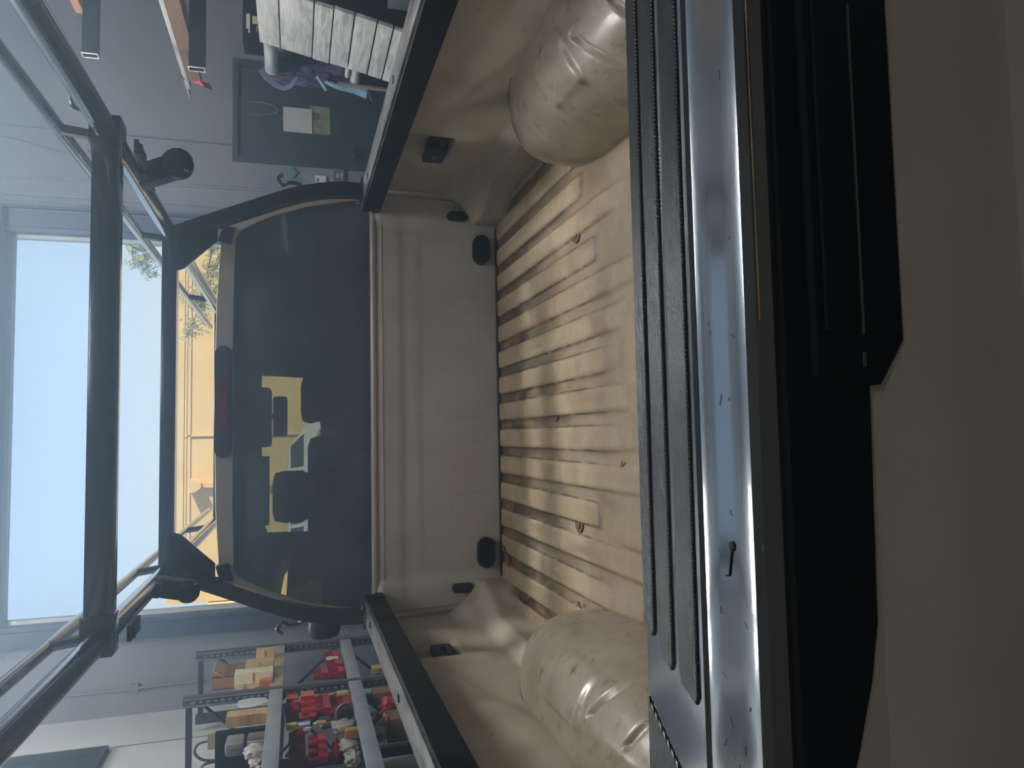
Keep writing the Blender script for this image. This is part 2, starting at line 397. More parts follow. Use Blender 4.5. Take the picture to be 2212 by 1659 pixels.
# hanging hoist chain beside the right guide
ch = thing('hoist_chain', 'thin steel hoist chain hanging beside the right jamb of the big door opening', 'chain', (2.12, YW-0.11, 0.6))
b = BM()
for i in range(170):
    z = 0.6+i*0.026; a = 0 if i % 2 else math.pi/2
    for dx in (0.0, 0.06):
        cx, cy2 = 2.08+dx+0.0, YW-0.11
        ring = []
        for k2 in range(6):
            t = 2*math.pi*k2/6; ring.append(Vector((cx+0.012*math.sin(t)*math.cos(a), cy2+0.012*math.sin(t)*math.sin(a), z+0.02*math.cos(t))))
        for k2 in range(6):
            tube(b, [ring[k2], ring[(k2+1) % 6]], 0.003, 3)
lk = obj('chain_links', b, STEEL, ch); lk['kind'] = 'stuff'
# personnel door
d1 = bpy.data.objects.new('door_1', None); COL.objects.link(d1); d1['kind'] = 'structure'; d1.location = ((DX0+DX1)/2, YW, 0)
b = BM(); box(b, (DX0-0.06, YW-0.02, 0), (DX0, YW+0.12, DZ+0.05)); box(b, (DX1, YW-0.02, 0), (DX1+0.06, YW+0.12, DZ+0.05)); box(b, (DX0, YW-0.02, DZ), (DX1, YW+0.12, DZ+0.05))
obj('door_frame', b, DOORM, d1)
pbox('door_leaf', DOORM, d1, (DX0+0.004, YW+0.02, 0.01), (DX1-0.004, YW+0.065, DZ-0.004))
b = BM(); kx = at(765, 340, Y=YW); lathe(b, [(0.035, 0.02), (0.035, 0.0), (0.012, -0.01), (0.012, -0.03), (0.028, -0.04), (0.03, -0.06), (0.015, -0.075)], (kx.x, YW+0.01, kx.z), 'Y', 16)
tube(b, [(kx.x, YW-0.04, kx.z), (kx.x+0.11, YW-0.04, kx.z)], 0.009, 8); obj('lever_handle', b, DARKSTEEL, d1, True)
for zz in (0.3, 1.2, 2.05): pbox('hinge', DARKSTEEL, d1, (DX1-0.012, YW+0.004, zz-0.05), (DX1+0.012, YW+0.02, zz+0.05))
# things on the door and on the wall beside it
def wallcard(name, label, cat, px, mat, depth=0.012, Y=YW+0.02):
    x0, x1, y0, y1 = px; a = at(x0, y1, Y=Y); c = at(x1, y0, Y=Y)
    bb = BM(); box(bb, (a.x, Y-depth, c.z), (c.x, Y, a.z)); return tag(obj(name, bb, mat), label, cat)
tag(wallcard('hanging_clipboard', 'pale clipboard of papers hung on the dark grey door by a cord', 'clipboard', (612, 674, 238, 284), PAPER, 0.02), 'pale clipboard of papers hung on the dark grey door by a cord', 'clipboard')
o = wallcard('paper_sheet', 'yellowish printed sheet taped to the dark door below the clipboard', 'paper', (669, 713, 233, 288), M('aged_paper', (150, 148, 124), 0.8, 0, (128, 124, 100), 14), 0.004)
for i, q in enumerate(((676, 690, 246, 258), (682, 694, 268, 276))):
    a = at(q[0], q[3], Y=YW+0.0155); c = at(q[1], q[2], Y=YW+0.0155); bb = BM(); box(bb, (a.x, YW+0.0145, c.z), (c.x, YW+0.016, a.z)); obj('printed_patch', bb, M('brown_print' if i == 0 else 'green_print', (96, 76, 70) if i == 0 else (110, 140, 122), 0.8), o)
b = BM(); Yc = YW+0.008
tube(b, smooth_path([at(536, 219, Y=Yc), at(565, 221, Y=Yc), at(590, 228, Y=Yc), at(600, 238, Y=Yc), at(596, 243, Y=Yc), at(570, 248, Y=Yc), at(540, 247, Y=Yc)]), 0.009, 6)
tube(b, [at(598, 243, Y=Yc), at(612, 262, Y=Yc)], 0.004, 5)
tag(obj('cord_loop', b, M('grey_cord', (104, 106, 112), 0.8), None, True), 'grey looped cord hanging open on the upper half of the dark door', 'cord')
b = BM(); cc = at(630, 373, Y=YW-.03); s_ = 0.06
prism(b, [(cc.x-s_, cc.z), (cc.x, cc.z-s_), (cc.x+s_, cc.z), (cc.x, cc.z+s_)], YW-0.03, YW-0.024, 'XZ')
prism(b, [(cc.x-0.004, cc.z-s_*0.6), (cc.x+0.004, cc.z-s_*0.6), (cc.x+0.004, cc.z+s_*0.6), (cc.x-0.004, cc.z+s_*0.6)], YW-0.024, YW, 'XZ')
tag(obj('diamond_sign', b, M('faded_green_sign', (92, 136, 122), 0.6)), 'small faded green diamond sign on the wall left of the dark door', 'sign')
o = wallcard('wall_thermostat', 'small pale control box with a green screen on the wall near the black rack hoop', 'control', (680, 704, 382, 402), WHITE, 0.03, YW)
a = at(684, 398, Y=YW-.03); c = at(689, 385, Y=YW-.03); bb = BM(); box(bb, (a.x, YW-0.033, c.z), (c.x, YW-0.029, a.z)); obj('screen', bb, M('green_screen', (60, 120, 84), 0.3), o)
o = wallcard('electrical_outlet', 'grey metal outlet box on the wall below the diamond sign', 'outlet', (720, 743, 368, 391), M('grey_outlet', (110, 112, 118), 0.5), 0.04, YW)
for q in ((727, 731), (735, 739)):
    a = at(q[0], 384, Y=YW-.04); c = at(q[1], 376, Y=YW-.04); bb = BM(); box(bb, (a.x, YW-0.043, c.z), (c.x, YW-0.039, a.z)); obj('socket', bb, PAPER, o)
o = wallcard('breaker_panel', 'flat grey-blue electrical panel on the wall beside the right door guide', 'panel', (570, 640, 397, 440), M('grey_blue_panel', (118, 128, 140), 0.5), 0.06, YW)
a = at(575, 436, Y=YW-.06); c = at(636, 401, Y=YW-.06); bb = BM(); box(bb, (a.x, YW-0.066, c.z), (c.x, YW-0.06, a.z)); obj('panel_cover', bb, MATS['grey_blue_panel'], o)
# dark window high on the left wall
w0 = at(235, 1623, X=XL); b = BM()
w1 = bpy.data.objects.new('window_1', None); COL.objects.link(w1); w1['kind'] = 'structure'
yN, yF = w0.y-1.7, w0.y; zB = w0.z; zT = zB+1.15; w1.location = (XL, yF, zB)
for lo, hi in (((XL, yN, zB), (XL+0.05, yF, zB+0.05)), ((XL, yN, zT-0.05), (XL+0.05, yF, zT)), ((XL, yN, zB+0.05), (XL+0.05, yN+0.05, zT-0.05)), ((XL, yF-0.05, zB+0.05), (XL+0.05, yF, zT-0.05))):
    box(b, lo, hi)
obj('window_frame', b, M('dark_window_frame', (60, 62, 66), 0.5), w1)
pbox('window_pane', M('dark_window_glass', (40, 44, 52), 0.08), w1, (XL+0.005, yN+0.05, zB+0.05), (XL+0.02, yF-0.05, zT-0.05))
for a_, c_ in (((0, 1645), (394, 1602)),):
    p, q = at(*a_, X=XL), at(*c_, X=XL); b = BM(); box(b, (XL-0.003, p.y-0.006, 1.0), (XL+0.004, p.y+0.006, ZC)); obj('panel_joint', b, M('grey_joint', (120, 124, 122), 0.9), wl)

# tube fixtures, three tubes each: one over mid bed, the rest unseen added fill
def bed_and_fill_light(x, y, label, L=1.3, tubes=3, sp=0.11, lum=LIGHT_L, drop=0.0):
    global ZC
    Z0 = ZC; ZC = ZC-drop
    t = thing('bed_and_fill_light', label, 'light', (x, y, ZC-0.16), 'tube light over the bed and added fill lights')
    pbox('housing', CEIL, t, (x-L/2-0.03, y-sp*tubes/2-0.04, ZC-0.10), (x+L/2+0.03, y+sp*tubes/2+0.04, ZC))
    for i in range(tubes):
        yy = y+(i-(tubes-1)/2)*sp
        bb = BM(); tube(bb, [(x-L/2, yy, ZC-0.125), (x+L/2, yy, ZC-0.125)], 0.02, 10); obj('light_tube', bb, emitter('tube_glow', (1.0, 0.98, 0.95), lum), t, True)
    ZC = Z0
    if drop:
        for dx in (-L*0.4, L*0.4):
            bb = BM(); tube(bb, [(x+dx, y, ZC-drop), (x+dx, y, ZC)], 0.006, 6); obj('hanger_rod', bb, STEEL, t, True)
bed_and_fill_light(0.95, 2.1, 'triple tube ceiling light above the middle of the truck bed', lum=LIGHT_L*1.2)
bed_and_fill_light(0.6, 0.75, 'added triple tube fill light above the tailgate', lum=LIGHT_L*0.55)  # unseen fill added to brighten the bulkhead and bed floor
bed_and_fill_light(4.4, 2.4, 'added triple tube fill light over the right side of the shop', lum=LIGHT_L*0.9)  # added general fill for the right half of the shop
bed_and_fill_light(-1.4, 5.3, 'added triple tube fill light hung over the shelves', lum=LIGHT_L*3.2, drop=0.15)  # added lamp that lifts the left wall and shelf contents
bed_and_fill_light(0.95, -3.0, 'added triple tube fill light behind the truck', lum=LIGHT_L*0.38)  # weak added fill from behind the camera
bed_and_fill_light(1.6, 4.3, 'added triple tube fill light hung between the cab and the plank panel', lum=LIGHT_L*6.5, drop=0.15)  # strong added lamp that brightens the planks

# ------------------------------------------------------------------ outside
b = BM(); box(b, (-60, YW+0.2, -0.25), (60, 90, -0.1)); struct('ground', b, M('asphalt_yard', (128, 126, 122), 0.9, 0, (108, 106, 102), 0.6))
YF = 26.0
zt = at(358, 1300, Y=YF).z; xe = at(560, 1291, Y=YF).x
bd = thing('warehouse', 'sunlit yellow stucco warehouse across the yard with panel joints', 'building', (4, YF, -0.1))
STUC = M('yellow_stucco', (226, 192, 122), 0.9, 0, (218, 182, 112), 0.8, 0.1, 30)
pbox('facade_wall', STUC, bd, (xe, YF, -0.1), (40, YF+8, zt-0.5))
pbox('parapet', STUC, bd, (xe, YF-0.015, zt-0.5+0.02), (40, YF+8, zt))
zr = at(405, 900, Y=YF).z
pbox('reveal_band', STUC, bd, (xe, YF-0.05, zr-0.10), (40, YF, zr-0.02))
b = BM(); box(b, (xe, YF-0.02, zr-0.02), (40, YF+0.01, zr+0.03)); obj('reveal_groove', b, M('dark_stucco_joint', (168, 138, 86), 0.9), bd)  # joints are a darker tan than the stucco
xj = at(430, 943, Y=YF).x
for x in (xj, xj+7.2, xj+14.4):
    pbox('panel_joint', MATS['dark_stucco_joint'], bd, (x-0.025, YF-0.012, -0.1), (x+0.0, YF+0.01, zt-0.52)); pbox('joint_lip', STUC, bd, (x, YF-0.05, -0.1), (x+0.05, YF+0.01, zt-0.52))
p = at(427, 1048, Y=YF); p2 = at(417, 1048, Y=YF)
b = BM(); hx = p.x
prism(b, [(hx-0.22, p2.z+0.06), (hx-0.20, p2.z-0.1), (hx-0.08, p2.z-0.28), (hx+0.08, p2.z-0.28), (hx+0.20, p2.z-0.1), (hx+0.22, p2.z+0.06)], YF-0.42, YF, 'XZ'); obj('scupper_head', b, STUC, bd)
pbox('downspout', STUC, bd, (hx-0.08, YF-0.18, -0.1), (hx+0.06, YF-0.04, p2.z-0.2))
# side wing at the far left
bw = thing('low_annex', 'lower yellow annex joined to the left end of the warehouse', 'building', (-14, YF-6, -0.1))
xa = xe-0.02
pbox('annex_wall', M('pale_yellow_stucco', (238, 208, 150), 0.9), bw, (xa-14, YF-0.8, -0.1), (xa-0.02, YF+3, at(470, 1300, Y=YF-0.8).z+0.3)); pbox('annex_cap', STUC, bw, (xa-14, YF-0.84, at(470, 1300, Y=YF-0.8).z+0.3), (xa-0.02, YF+3, at(470, 1300, Y=YF-0.8).z+0.36))

# tree: trunk right of the opening, sparse branches hanging into view
BARK = M('pale_green_bark', (150, 138, 100), 0.9); LEAF = M('sunny_leaf', (150, 158, 70), 0.7, 0, (196, 186, 110), 3)
YT = 15.0
tr = thing('tree', 'sparse leafy tree with thin branches hanging at the right of the opening', 'tree', (6.0, YT, -0.1))
b = BM(); tube(b, smooth_path([(6.0, YT, -0.1), (5.95, YT, 1.4), (5.7, YT, 2.6), (5.1, YT, 3.6)]), [0.16-0.004*i for i in range(19)], 10); obj('trunk', b, BARK, tr, True)
leafb = BM(); rnd = random.Random(3)
def branch(pts, seed, dens, rad):
    rr = random.Random(seed); P = smooth_path(pts, 8); bb = BM(); n = len(P)
    tube(bb, P, [0.035*(1-0.85*i/n) for i in range(n)], 6)
    for i in range(n//4, n):
        for _ in range(2):
            q = P[i]+Vector((rr.uniform(-1, 1), rr.uniform(-1, 1), rr.uniform(-1.1, 0.6)))*rad
            mid = (P[i]+q)/2+Vector((0, 0, 0.05)); tube(bb, [P[i], mid, q], [0.007, 0.005, 0.003], 4)
            for _ in range(dens):
                c = P[i].lerp(q, rr.uniform(0.3, 1.1))+Vector((rr.gauss(0, 1), rr.gauss(0, 1), rr.gauss(0, 1)))*rad*0.16
                a = Vector((rr.uniform(-1, 1), rr.uniform(-1, 1), rr.uniform(-1, 1))).normalized(); e = a.orthogonal().normalized()
                l, w = rr.uniform(0.03, 0.06), rr.uniform(0.009, 0.016)
                leafb.faces.new([leafb.verts.new(c+a*l), leafb.verts.new(c+e*w), leafb.verts.new(c-a*l), leafb.verts.new(c-e*w)])
    obj('branch', bb, BARK, tr, True)
def T(x, y, dy=0): return at(x, y, Y=YT+dy)
branch([(5.1, YT, 3.6), T(300, 420), T(290, 490), T(285, 530), T(290, 575)], 1, 16, 0.22)
branch([(5.1, YT, 3.6), T(330, 450), T(318, 520), T(312, 555), T(325, 590)], 2, 14, 0.2)
branch([(5.1, YT, 3.6), T(470, 440), T(462, 520), T(455, 555), T(445, 600)], 3, 10, 0.2)
branch([(5.7, YT, 2.6), T(500, 470), T(470, 570), T(440, 640), T(415, 700), T(405, 725)], 4, 12, 0.26)
branch([(5.7, YT, 2.6), T(500, 500), T(480, 600), T(445, 640), T(420, 655), T(395, 625)], 5, 10, 0.22)
lf = obj('foliage', leafb, LEAF, tr); lf['kind'] = 'stuff'

# parked white van across the yard, seen through the windshield
YV = 20.0
vx1 = at(660, 935, Y=YV).x; vz = at(622, 960, Y=YV).z; vb = at(656, 980, Y=YV).z
van = thing('parked_van', 'white van parked in front of the yellow warehouse, seen through the windshield', 'van', (vx1-2.2, YV+0.9, -0.1))
VW_ = M('white_van_paint', (226, 224, 214), 0.35, 0, None, 2, coat=0.3)
b = BM()
prism(b, [(vx1-4.6, 0.2), (vx1+0.9, 0.2), (vx1+0.95, vb-0.45), (vx1+0.1, vb), (vx1-4.6, vb)], YV, YV+1.8, 'XZ'); obj('body', b, VW_, van)
b = BM(); prism(b, [(vx1-4.6, vz-0.07), (vx1-0.3, vz-0.07), (vx1-0.36, vz), (vx1-4.6, vz)], YV+0.03, YV+1.77, 'XZ')
for xa_, xb_ in ((vx1+0.0, vx1-0.36), (vx1-0.95, vx1-1.0), (vx1-2.4, vx1-2.45), (vx1-4.5, vx1-4.5)):
    for yy in (YV+0.04, YV+1.70): prism(b, [(xa_, vb-0.02), (xa_+0.09, vb-0.02), (xb_+0.09, vz-0.05), (xb_, vz-0.05)], yy, yy+0.06, 'XZ')
obj('roof_and_pillars', b, VW_, van)
b = BM(); prism(b, [(vx1-4.5, vb), (vx1+0.02, vb), (vx1-0.33, vz-0.08), (vx1-4.5, vz-0.08)], YV+0.06, YV+1.74, 'XZ'); obj('window_glass', b, M('dark_van_glass', (52, 60, 66), 0.1), van)
for x in (vx1+0.1, vx1-3.5):
    for yy in (YV-0.02, YV+1.6):
        b = BM(); lathe(b, [(0.34, 0), (0.36, 0.03), (0.36, 0.19), (0.34, 0.22)], (x, yy, 0.26), 'Y', 20); obj('wheel', b, BLACK, van, True)

# ------------------------------------------------------------------ pickup truck
ZF, YH, YT_, ZR = 0.852, 3.02, 0.70, 1.385       # bed floor, bulkhead, tailgate inner face, bed wall top
TK = thing('pickup_truck', 'beige single cab pickup truck with an empty, dirty open bed and closed tailgate', 'truck', (0, 2.4, 0))
RIDGE = 0.109
def floor_fn(u, v):
    x = -0.855+1.71*u; y = YT_+(YH-YT_)*v
    k = round((x-0.0545)/RIDGE); xc = 0.0545+k*RIDGE; d = abs(x-xc)
    prof = 1-sst(0.028, 0.042, d)
    end = {3: 1.95, -4: 1.97, -6: 1.9, 5: 2.05}.get(k, None); soft = (0.75, 0.3, 0.5, 0.2)[k % 4]; sh = 0.06*(k % 3)
    msk = 1.0
    if end is not None: msk = sst(end-0.03, end+0.02, y-0.6*max(0, 0.03-d)*0)
    # flat cross zone in the middle of the bed, then ridges again
    msk2 = 1-soft*sst(1.95-sh, 1.85-sh, y)*sst(1.45, 1.6, y)
    h = 0.011*prof*min(msk, msk2)*sst(YH-0.004, YH-0.03, y)
    # pressed waisted oval
    dx, dy = (x-0.03)/0.155, (y-1.73)/0.055
    e = math.sqrt(dx**2+(dy/(0.75+0.35*dx*dx))**2)
    h = h*sst(1.0, 1.25, e)+0.008*(1-sst(0.75, 1.0, e))
    dx, dy = (x+0.42)/0.028, (y-1.72)/0.13
    e = max(abs(dx), abs(dy)); h += 0.008*(1-sst(0.8, 1.0, e))
    return (x, y, ZF+h)
b = BM(); sheet(b, floor_fn, 250, 90, (0, 0, -0.012)); obj('bed_floor', b, P_FLOOR, TK, True, 60)
for px in ((1250, 1130), (1243, 505)):
    c = at(*px, Z=ZF+0.006); b = BM(); lathe(b, [(0.03, 0), (0.03, 0.006), (0.025, 0.008), (0.021, 0.004), (0.017, 0.004), (0.014, 0.009), (0.010, 0.005), (0.005, 0.009), (0.001, 0.009)], (c.x, c.y, ZF), 'Z', 20)
    obj('drain_plug', b, M('dirty_plug', (120, 100, 70), 0.6, 0, (80, 62, 42), 40), TK, True)
def side_fn(sgn):
    def f(u, v):
        y = YT_+(YH-YT_)*u; z = ZF-0.01+(ZR-ZF+0.01)*v
        x = 0.822+0.045*sst(0.955, 1.015, z)
        # panel stampings: pillars and recesses
        up = sst(1.0, 1.10, z)*sst(ZR, 1.34, z)
        x -= 0.014*up*(sst(2.30, 2.36, y)*sst(2.45, 2.39, y)+sst(1.60, 1.68, y)*sst(1.98, 1.90, y)+sst(0.8, 0.9, y)*sst(1.25, 1.15, y))
        # recessed pocket for the tie-down
        x += 0.035*sst(2.40, 2.43, y)*sst(2.62, 2.59, y)*sst(1.145, 1.175, z)*sst(1.32, 1.285, z)
        # diagonal swage above the arch
        zz = 1.10+0.25*abs(y-1.62)
        x -= 0.012*sst(zz-0.06, zz, z)*sst(zz+0.10, zz+0.02, z)*sst(2.3, 2.2, y)
        # pyramid gusset in the front corner
        x -= 0.10*sst(2.66, 2.93, y)*sst(1.10, 0.97, z)*(0.85+0.15*noise.noise(Vector((y*20, z*20, 0))))
        # top return towards the rail
        x -= 0.035*sst(1.335, 1.375, z)
        return (sgn*x, y, z)
    return f
for s in (1, -1):
    b = BM(); sheet(b, side_fn(s), 130, 60, (s*0.006, 0, 0)); obj('bed_side', b, P_BED, TK, True, 60)
# wheel housings
YA, AA, AH, AW, XW = 1.60, 0.675, 0.262, 0.255, 0.876
def arch_fn(sgn):
    def f(u, v):
        ph = math.pi*u; s = math.pi/2*v; e1, e2 = 2/2.6, 2/2.7
        cy = math.copysign(abs(math.cos(ph))**e1, math.cos(ph)); cx = abs(math.sin(ph))**e1
        cz = math.sin(s)**e2; cr_ = max(0, math.cos(s))**e2
        y = YA+AA*cy*cr_; xx = AW*cx*cr_; z = ZF-0.004+AH*cz
        g = 0.0
        for y0, sl in ((1.42, 0.72), (1.28, 0.48)):       # two short slots pressed across the crown
            g -= 0.011*sst(0.013, 0.006, abs(y-(y0+sl*(0.236-xx))))*sst(0.125, 0.140, xx)*sst(0.240, 0.222, xx)*sst(0.3, 0.5, cz)
        g += 0.007*sst(1.535, 1.55, y)*sst(1.735, 1.72, y)*sst(0.085, 0.10, xx)*sst(0.215, 0.20, xx)*sst(0.5, 0.65, cz)   # raised pad ahead of them
        return (sgn*(XW-xx*(1+g*1.5)), y, z+g*(0.4+0.6*cz))
    return f
for s in (1, -1):
    b = BM(); sheet(b, arch_fn(s), 210, 100, (0, 0, -0.004)); obj('wheel_arch', b, P_ARCH, TK, True, 80)
    # sealed flange where the housing meets the side
    fr_, rr2 = [], []
    for i in range(40):
        z = ZF+0.004+(AH-0.008)*(i/39)**0.6; cz = min(0.9999, (z-ZF+0.004)/AH); sn = cz**(2.7/2); cr_ = (1-sn*sn)**(0.5*2/2.7)
        xx = max(1e-4, XW-(0.822+0.045*sst(0.955, 1.015, z))); q = 1-min(1, xx/(AW*cr_))**2.6 if cr_ > 0 else 0
        if q <= 0.02 or xx <= 0: continue
        dy = AA*cr_*q**(1/2.6); fr_.append(Vector((s*(XW-xx), YA+dy, z))); rr2.append(Vector((s*(XW-xx), YA-dy, z)))
    b = BM(); tube(b, fr_+rr2[::-1], 0.0035, 6); obj('arch_seam', b, M('grey_sealant', (120, 110, 96), 0.7, 0, (80, 70, 58), 20), TK, True)
# bulkhead
def bulk_fn(u, v):
    x = -0.85+1.70*u; z = ZF-0.01+(1.375-ZF+0.01)*v
    y = YH
    y -= 0.005*sst(1.252, 1.282, z); y -= 0.003*sst(1.175, 1.205, z)*sst(-0.72, -0.68, x)*sst(0.72, 0.68, x)
    y += 0.012*sst(1.355, 1.375, z)
    for i in range(9):
        xc = -0.40+i*0.105
        y += 0.0045*sst(0.012, 0.003, abs(x-xc))*sst(1.10, 1.06, z)*sst(0.88, 0.92, z)
    y -= 0.016*sst(0.70, 0.76, abs(x))
    return (x, y, z)
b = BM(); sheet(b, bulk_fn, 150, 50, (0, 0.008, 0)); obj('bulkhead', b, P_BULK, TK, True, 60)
b = BM(); tube(b, [(-0.80, YH+0.002, 1.378), (0.80, YH+0.002, 1.378)], 0.014, 10); box(b, (-0.80, YH, 1.366), (0.80, YH+0.035, 1.39)); obj('bulkhead_flange', b, P_CLEAN, TK, True)
b = BM(); tube(b, [(-0.80, YH-0.004, 0.857), (0.80, YH-0.004, 0.857)], 0.009, 8); obj('floor_seam', b, M('black_floor_sealant', (34, 30, 28), 0.8, 0, (70, 58, 46), 30), TK, True)
b = BM(); tube(b, [(-0.79, YH-0.004, 1.345), (0.79, YH-0.004, 1.345)], 0.006, 8); obj('bulkhead_bead', b, P_CLEAN, TK, True)
def capsule(bm, cx, cz, L, H, y0, y1, n=8):
    pts = []; r = min(L, H)/2
    if L > H:
        pts = [(cx+(L/2-r)+r*math.cos(a), cz+r*math.sin(a)) for a in [-math.pi/2+math.pi*i/n for i in range(n+1)]] + [(cx-(L/2-r)+r*math.cos(a), cz+r*math.sin(a)) for a in [math.pi/2+math.pi*i/n for i in range(n+1)]]
    else:
        pts = [(cx+r*math.cos(a), cz+(H/2-r)+r*math.sin(a)) for a in [math.pi*i/n for i in range(n+1)]] + [(cx+r*math.cos(a), cz-(H/2-r)+r*math.sin(a)) for a in [math.pi+math.pi*i/n for i in range(n+1)]]
    prism(bm, pts, y0, y1, 'XZ')
for s in (1, -1):
    b = BM(); capsule(b, s*0.633, 0.928, 0.125, 0.072, YH-0.03, YH-0.002); obj('rubber_plug', b, BLACK, TK)
    b = BM(); capsule(b, s*0.767, 1.03, 0.036, 0.09, YH-0.042, YH-0.015); obj('vent_slot', b, BLACK, TK)
    # seam of old sealant and the black corner bracket of the bed rail
    b = BM(); tube(b, [(s*0.822, YH-0.012, 0.87), (s*0.832, YH-0.014, 1.1), (s*0.838, YH-0.014, 1.36)], 0.008, 6); obj('corner_seam', b, P_BED, TK, True)
# tie-down cups in the side pockets
for s in (1, -1):
    ct = pbox('tie_down', BLACK, TK, (s*0.870, 2.42, 1.165), (s*0.902, 2.60, 1.235), 0.006)
    b = BM(); tube(b, [(s*0.871, 2.45, 1.20), (s*0.862, 2.48, 1.19), (s*0.862, 2.54, 1.19), (s*0.871, 2.57, 1.20)], 0.007, 8); obj('tie_bar', b, DARKSTEEL, ct, True)
b = BM(); p = at(935, 330, X=0.862); box(b, (0.845, p.y-0.07, p.z-0.045), (0.872, p.y+0.06, p.z+0.03), 0.008); cu = obj('tie_down_cover', b, BLACK, TK, True)
b = BM(); box(b, (0.841, p.y-0.02, p.z-0.006), (0.846, p.y+0.012, p.z+0.002)); obj('tie_clip', b, STEEL, cu)

# bed outer sides, so the truck is whole from beside
for s in (1, -1):
    b = BM(); prism(b, [(0.55, 0.62), (YA-0.48, 0.62), (YA-0.40, 0.92), (YA-0.2, 1.04), (YA+0.2, 1.04), (YA+0.40, 0.92), (YA+0.48, 0.62), (3.0, 0.62), (3.0, 1.36), (0.55, 1.36)], s*0.905, s*0.93, 'YZ'); obj('outer_side', b, P_CLEAN, TK)
    b = BM(); box(b, (s*0.83, 0.56, 1.362), (s*0.93, 3.0, 1.376)); obj('side_cap', b, P_CLEAN, TK)
    b = BM(); box(b, (s*0.80, 0.53, 0.9), (s*0.93, 0.58, 1.3), 0.01); obj('tail_lamp', b, REDLENS, TK, True)
    for yy, nm in ((YA, 'wheel'), (4.95, 'wheel')):
        b = BM(); lathe(b, [(0.10, 0.03), (0.24, 0.02), (0.25, 0.0), (0.355, 0.0), (0.37, 0.03), (0.37, 0.19), (0.355, 0.22), (0.10, 0.22)], (s*0.70-(0.0 if s > 0 else 0.22)+(0 if s > 0 else 0), yy, 0.37), 'X', 28); obj(nm, b, BLACK, TK, True)

# bed rails (steel angle bolted on the bed walls)
for s in (1, -1):
    r = pbox('bed_rail', RAILTOP, TK, (s*0.775, 0.58, 1.376), (s*0.858, 3.0, 1.428), 0.004)
    pbox('rail_inner_face', DEEP, r, (s*0.766, 0.58, 1.352), (s*0.7755, 3.0, 1.420))
    for yy in (0.95, 1.5, 1.95, 2.72):
        b = BM(); lathe(b, [(0.011, 0), (0.011, 0.004), (0.006, 0.005)], (s*0.815, yy, 1.428), 'Z', 12); obj('rail_bolt', b, STEEL if s > 0 else DARKSTEEL, r, True)
    b = BM(); box(b, (s*0.762, 2.93, 1.352), (s*0.835, 3.012, 1.385), 0.006); obj('rail_bracket', b, BLACK, TK, True)

# ---- tailgate
TG = pbox('tailgate', P_CLEAN, TK, (-0.735, 0.555, 0.80), (0.735, 0.695, 1.305), 0.01)
# outer skin with its crease
b = BM(); prism(b, [(0.500, 1.30), (0.502, 1.225), (0.492, 1.205), (0.486, 1.115), (0.492, 1.088), (0.490, 1.07), (0.476, 1.05), (0.474, 0.95), (0.50, 0.82), (0.56, 0.80), (0.56, 1.30)], -0.735, 0.735, 'YZ'); obj('outer_skin', b, P_CLEAN, TG, True, 25)
# cap: inner edge round, flat deck, bevelled outer slope, lip
prof = [(0.700, 1.300), (0.712, 1.318), (0.7125, 1.329), (0.708, 1.3335), (0.700, 1.3345), (0.597, 1.3345), (0.593, 1.3312), (0.586, 1.3306), (0.563, 1.33273), (0.540, 1.33511), (0.516, 1.33784), (0.509, 1.3374), (0.5025, 1.332), (0.501, 1.305), (0.512, 1.298)]
b = BM(); prism(b, prof, -0.735, 0.735, 'YZ'); obj('top_cap', b, CAP, TG, True, 30)
def tstrip(poly, z0, z1):
    bb = BM(); prism(bb, poly, z0, z1, 'XY')
    bmesh.ops.bevel(bb, geom=[e for e in bb.edges if all(v.co.z > z0+1e-5 for v in e.verts)], offset=0.0012, segments=1, affect='EDGES')
    return bb
ZD = 1.3345
for (ya, yb2, xa_, xb_) in ((0.687, 0.709, -0.338, -0.345), (0.650, 0.679, -0.352, -0.368), (0.605, 0.638, -0.368, -0.385)):
    obj('tread_strip', tstrip([(0.70, ya), (0.70, yb2), (xa_, yb2), (xa_-0.012, yb2-0.004), (xb_-0.006, ya+0.004), (xb_, ya)], ZD-0.002, ZD+0.0026), TREAD, TG)
obj('tread_patch', tstrip([(-0.415, 0.706), (-0.70, 0.706), (-0.70, 0.604), (-0.50, 0.604), (-0.485, 0.612)], ZD-0.002, ZD+0.0022), TREAD, TG)
# black rear garnish under the lip, with the deeper handle surround
b = BM(); prism(b, [(0.55, 1.312), (-0.55, 1.312), (-0.47, 1.287), (-0.40, 1.262), (-0.345, 1.246), (-0.30, 1.238), (-0.12, 1.234), (0.12, 1.234), (0.30, 1.238), (0.345, 1.246), (0.40, 1.262), (0.47, 1.287)][::-1], 0.494, 0.52, 'XZ'); gn = obj('rear_garnish', b, DEEP, TG)
b = BM(); prism(b, [(0.30, 1.290), (-0.105, 1.290), (-0.112, 1.232), (-0.076, 1.208), (0.27, 1.208), (0.30, 1.232)], 0.484, 0.496, 'XZ'); hs = obj('handle_surround', b, DEEP, TG)
b = BM(); box(b, (-0.072, 0.4815, 1.247), (0.20, 0.485, 1.2485)); box(b, (-0.098, 0.4815, 1.247), (-0.086, 0.485, 1.2485)); obj('handle_line', b, M('grey_edge', (96, 98, 98), 0.4), hs)
b = BM(); box(b, (-0.07, 0.4805, 1.2505), (0.26, 0.485, 1.283), 0.0015); obj('handle_flap', b, DEEP, hs, True)
b = BM(); tube(b, [(0.40, 0.5008, 1.3295), (0.2, 0.5008, 1.3300), (-0.06, 0.5016, 1.3285)], 0.0013, 6); obj('worn_edge', b, M('worn_tan_edge', (128, 106, 84), 0.7, 0, (60, 50, 42), 14), TG, True)
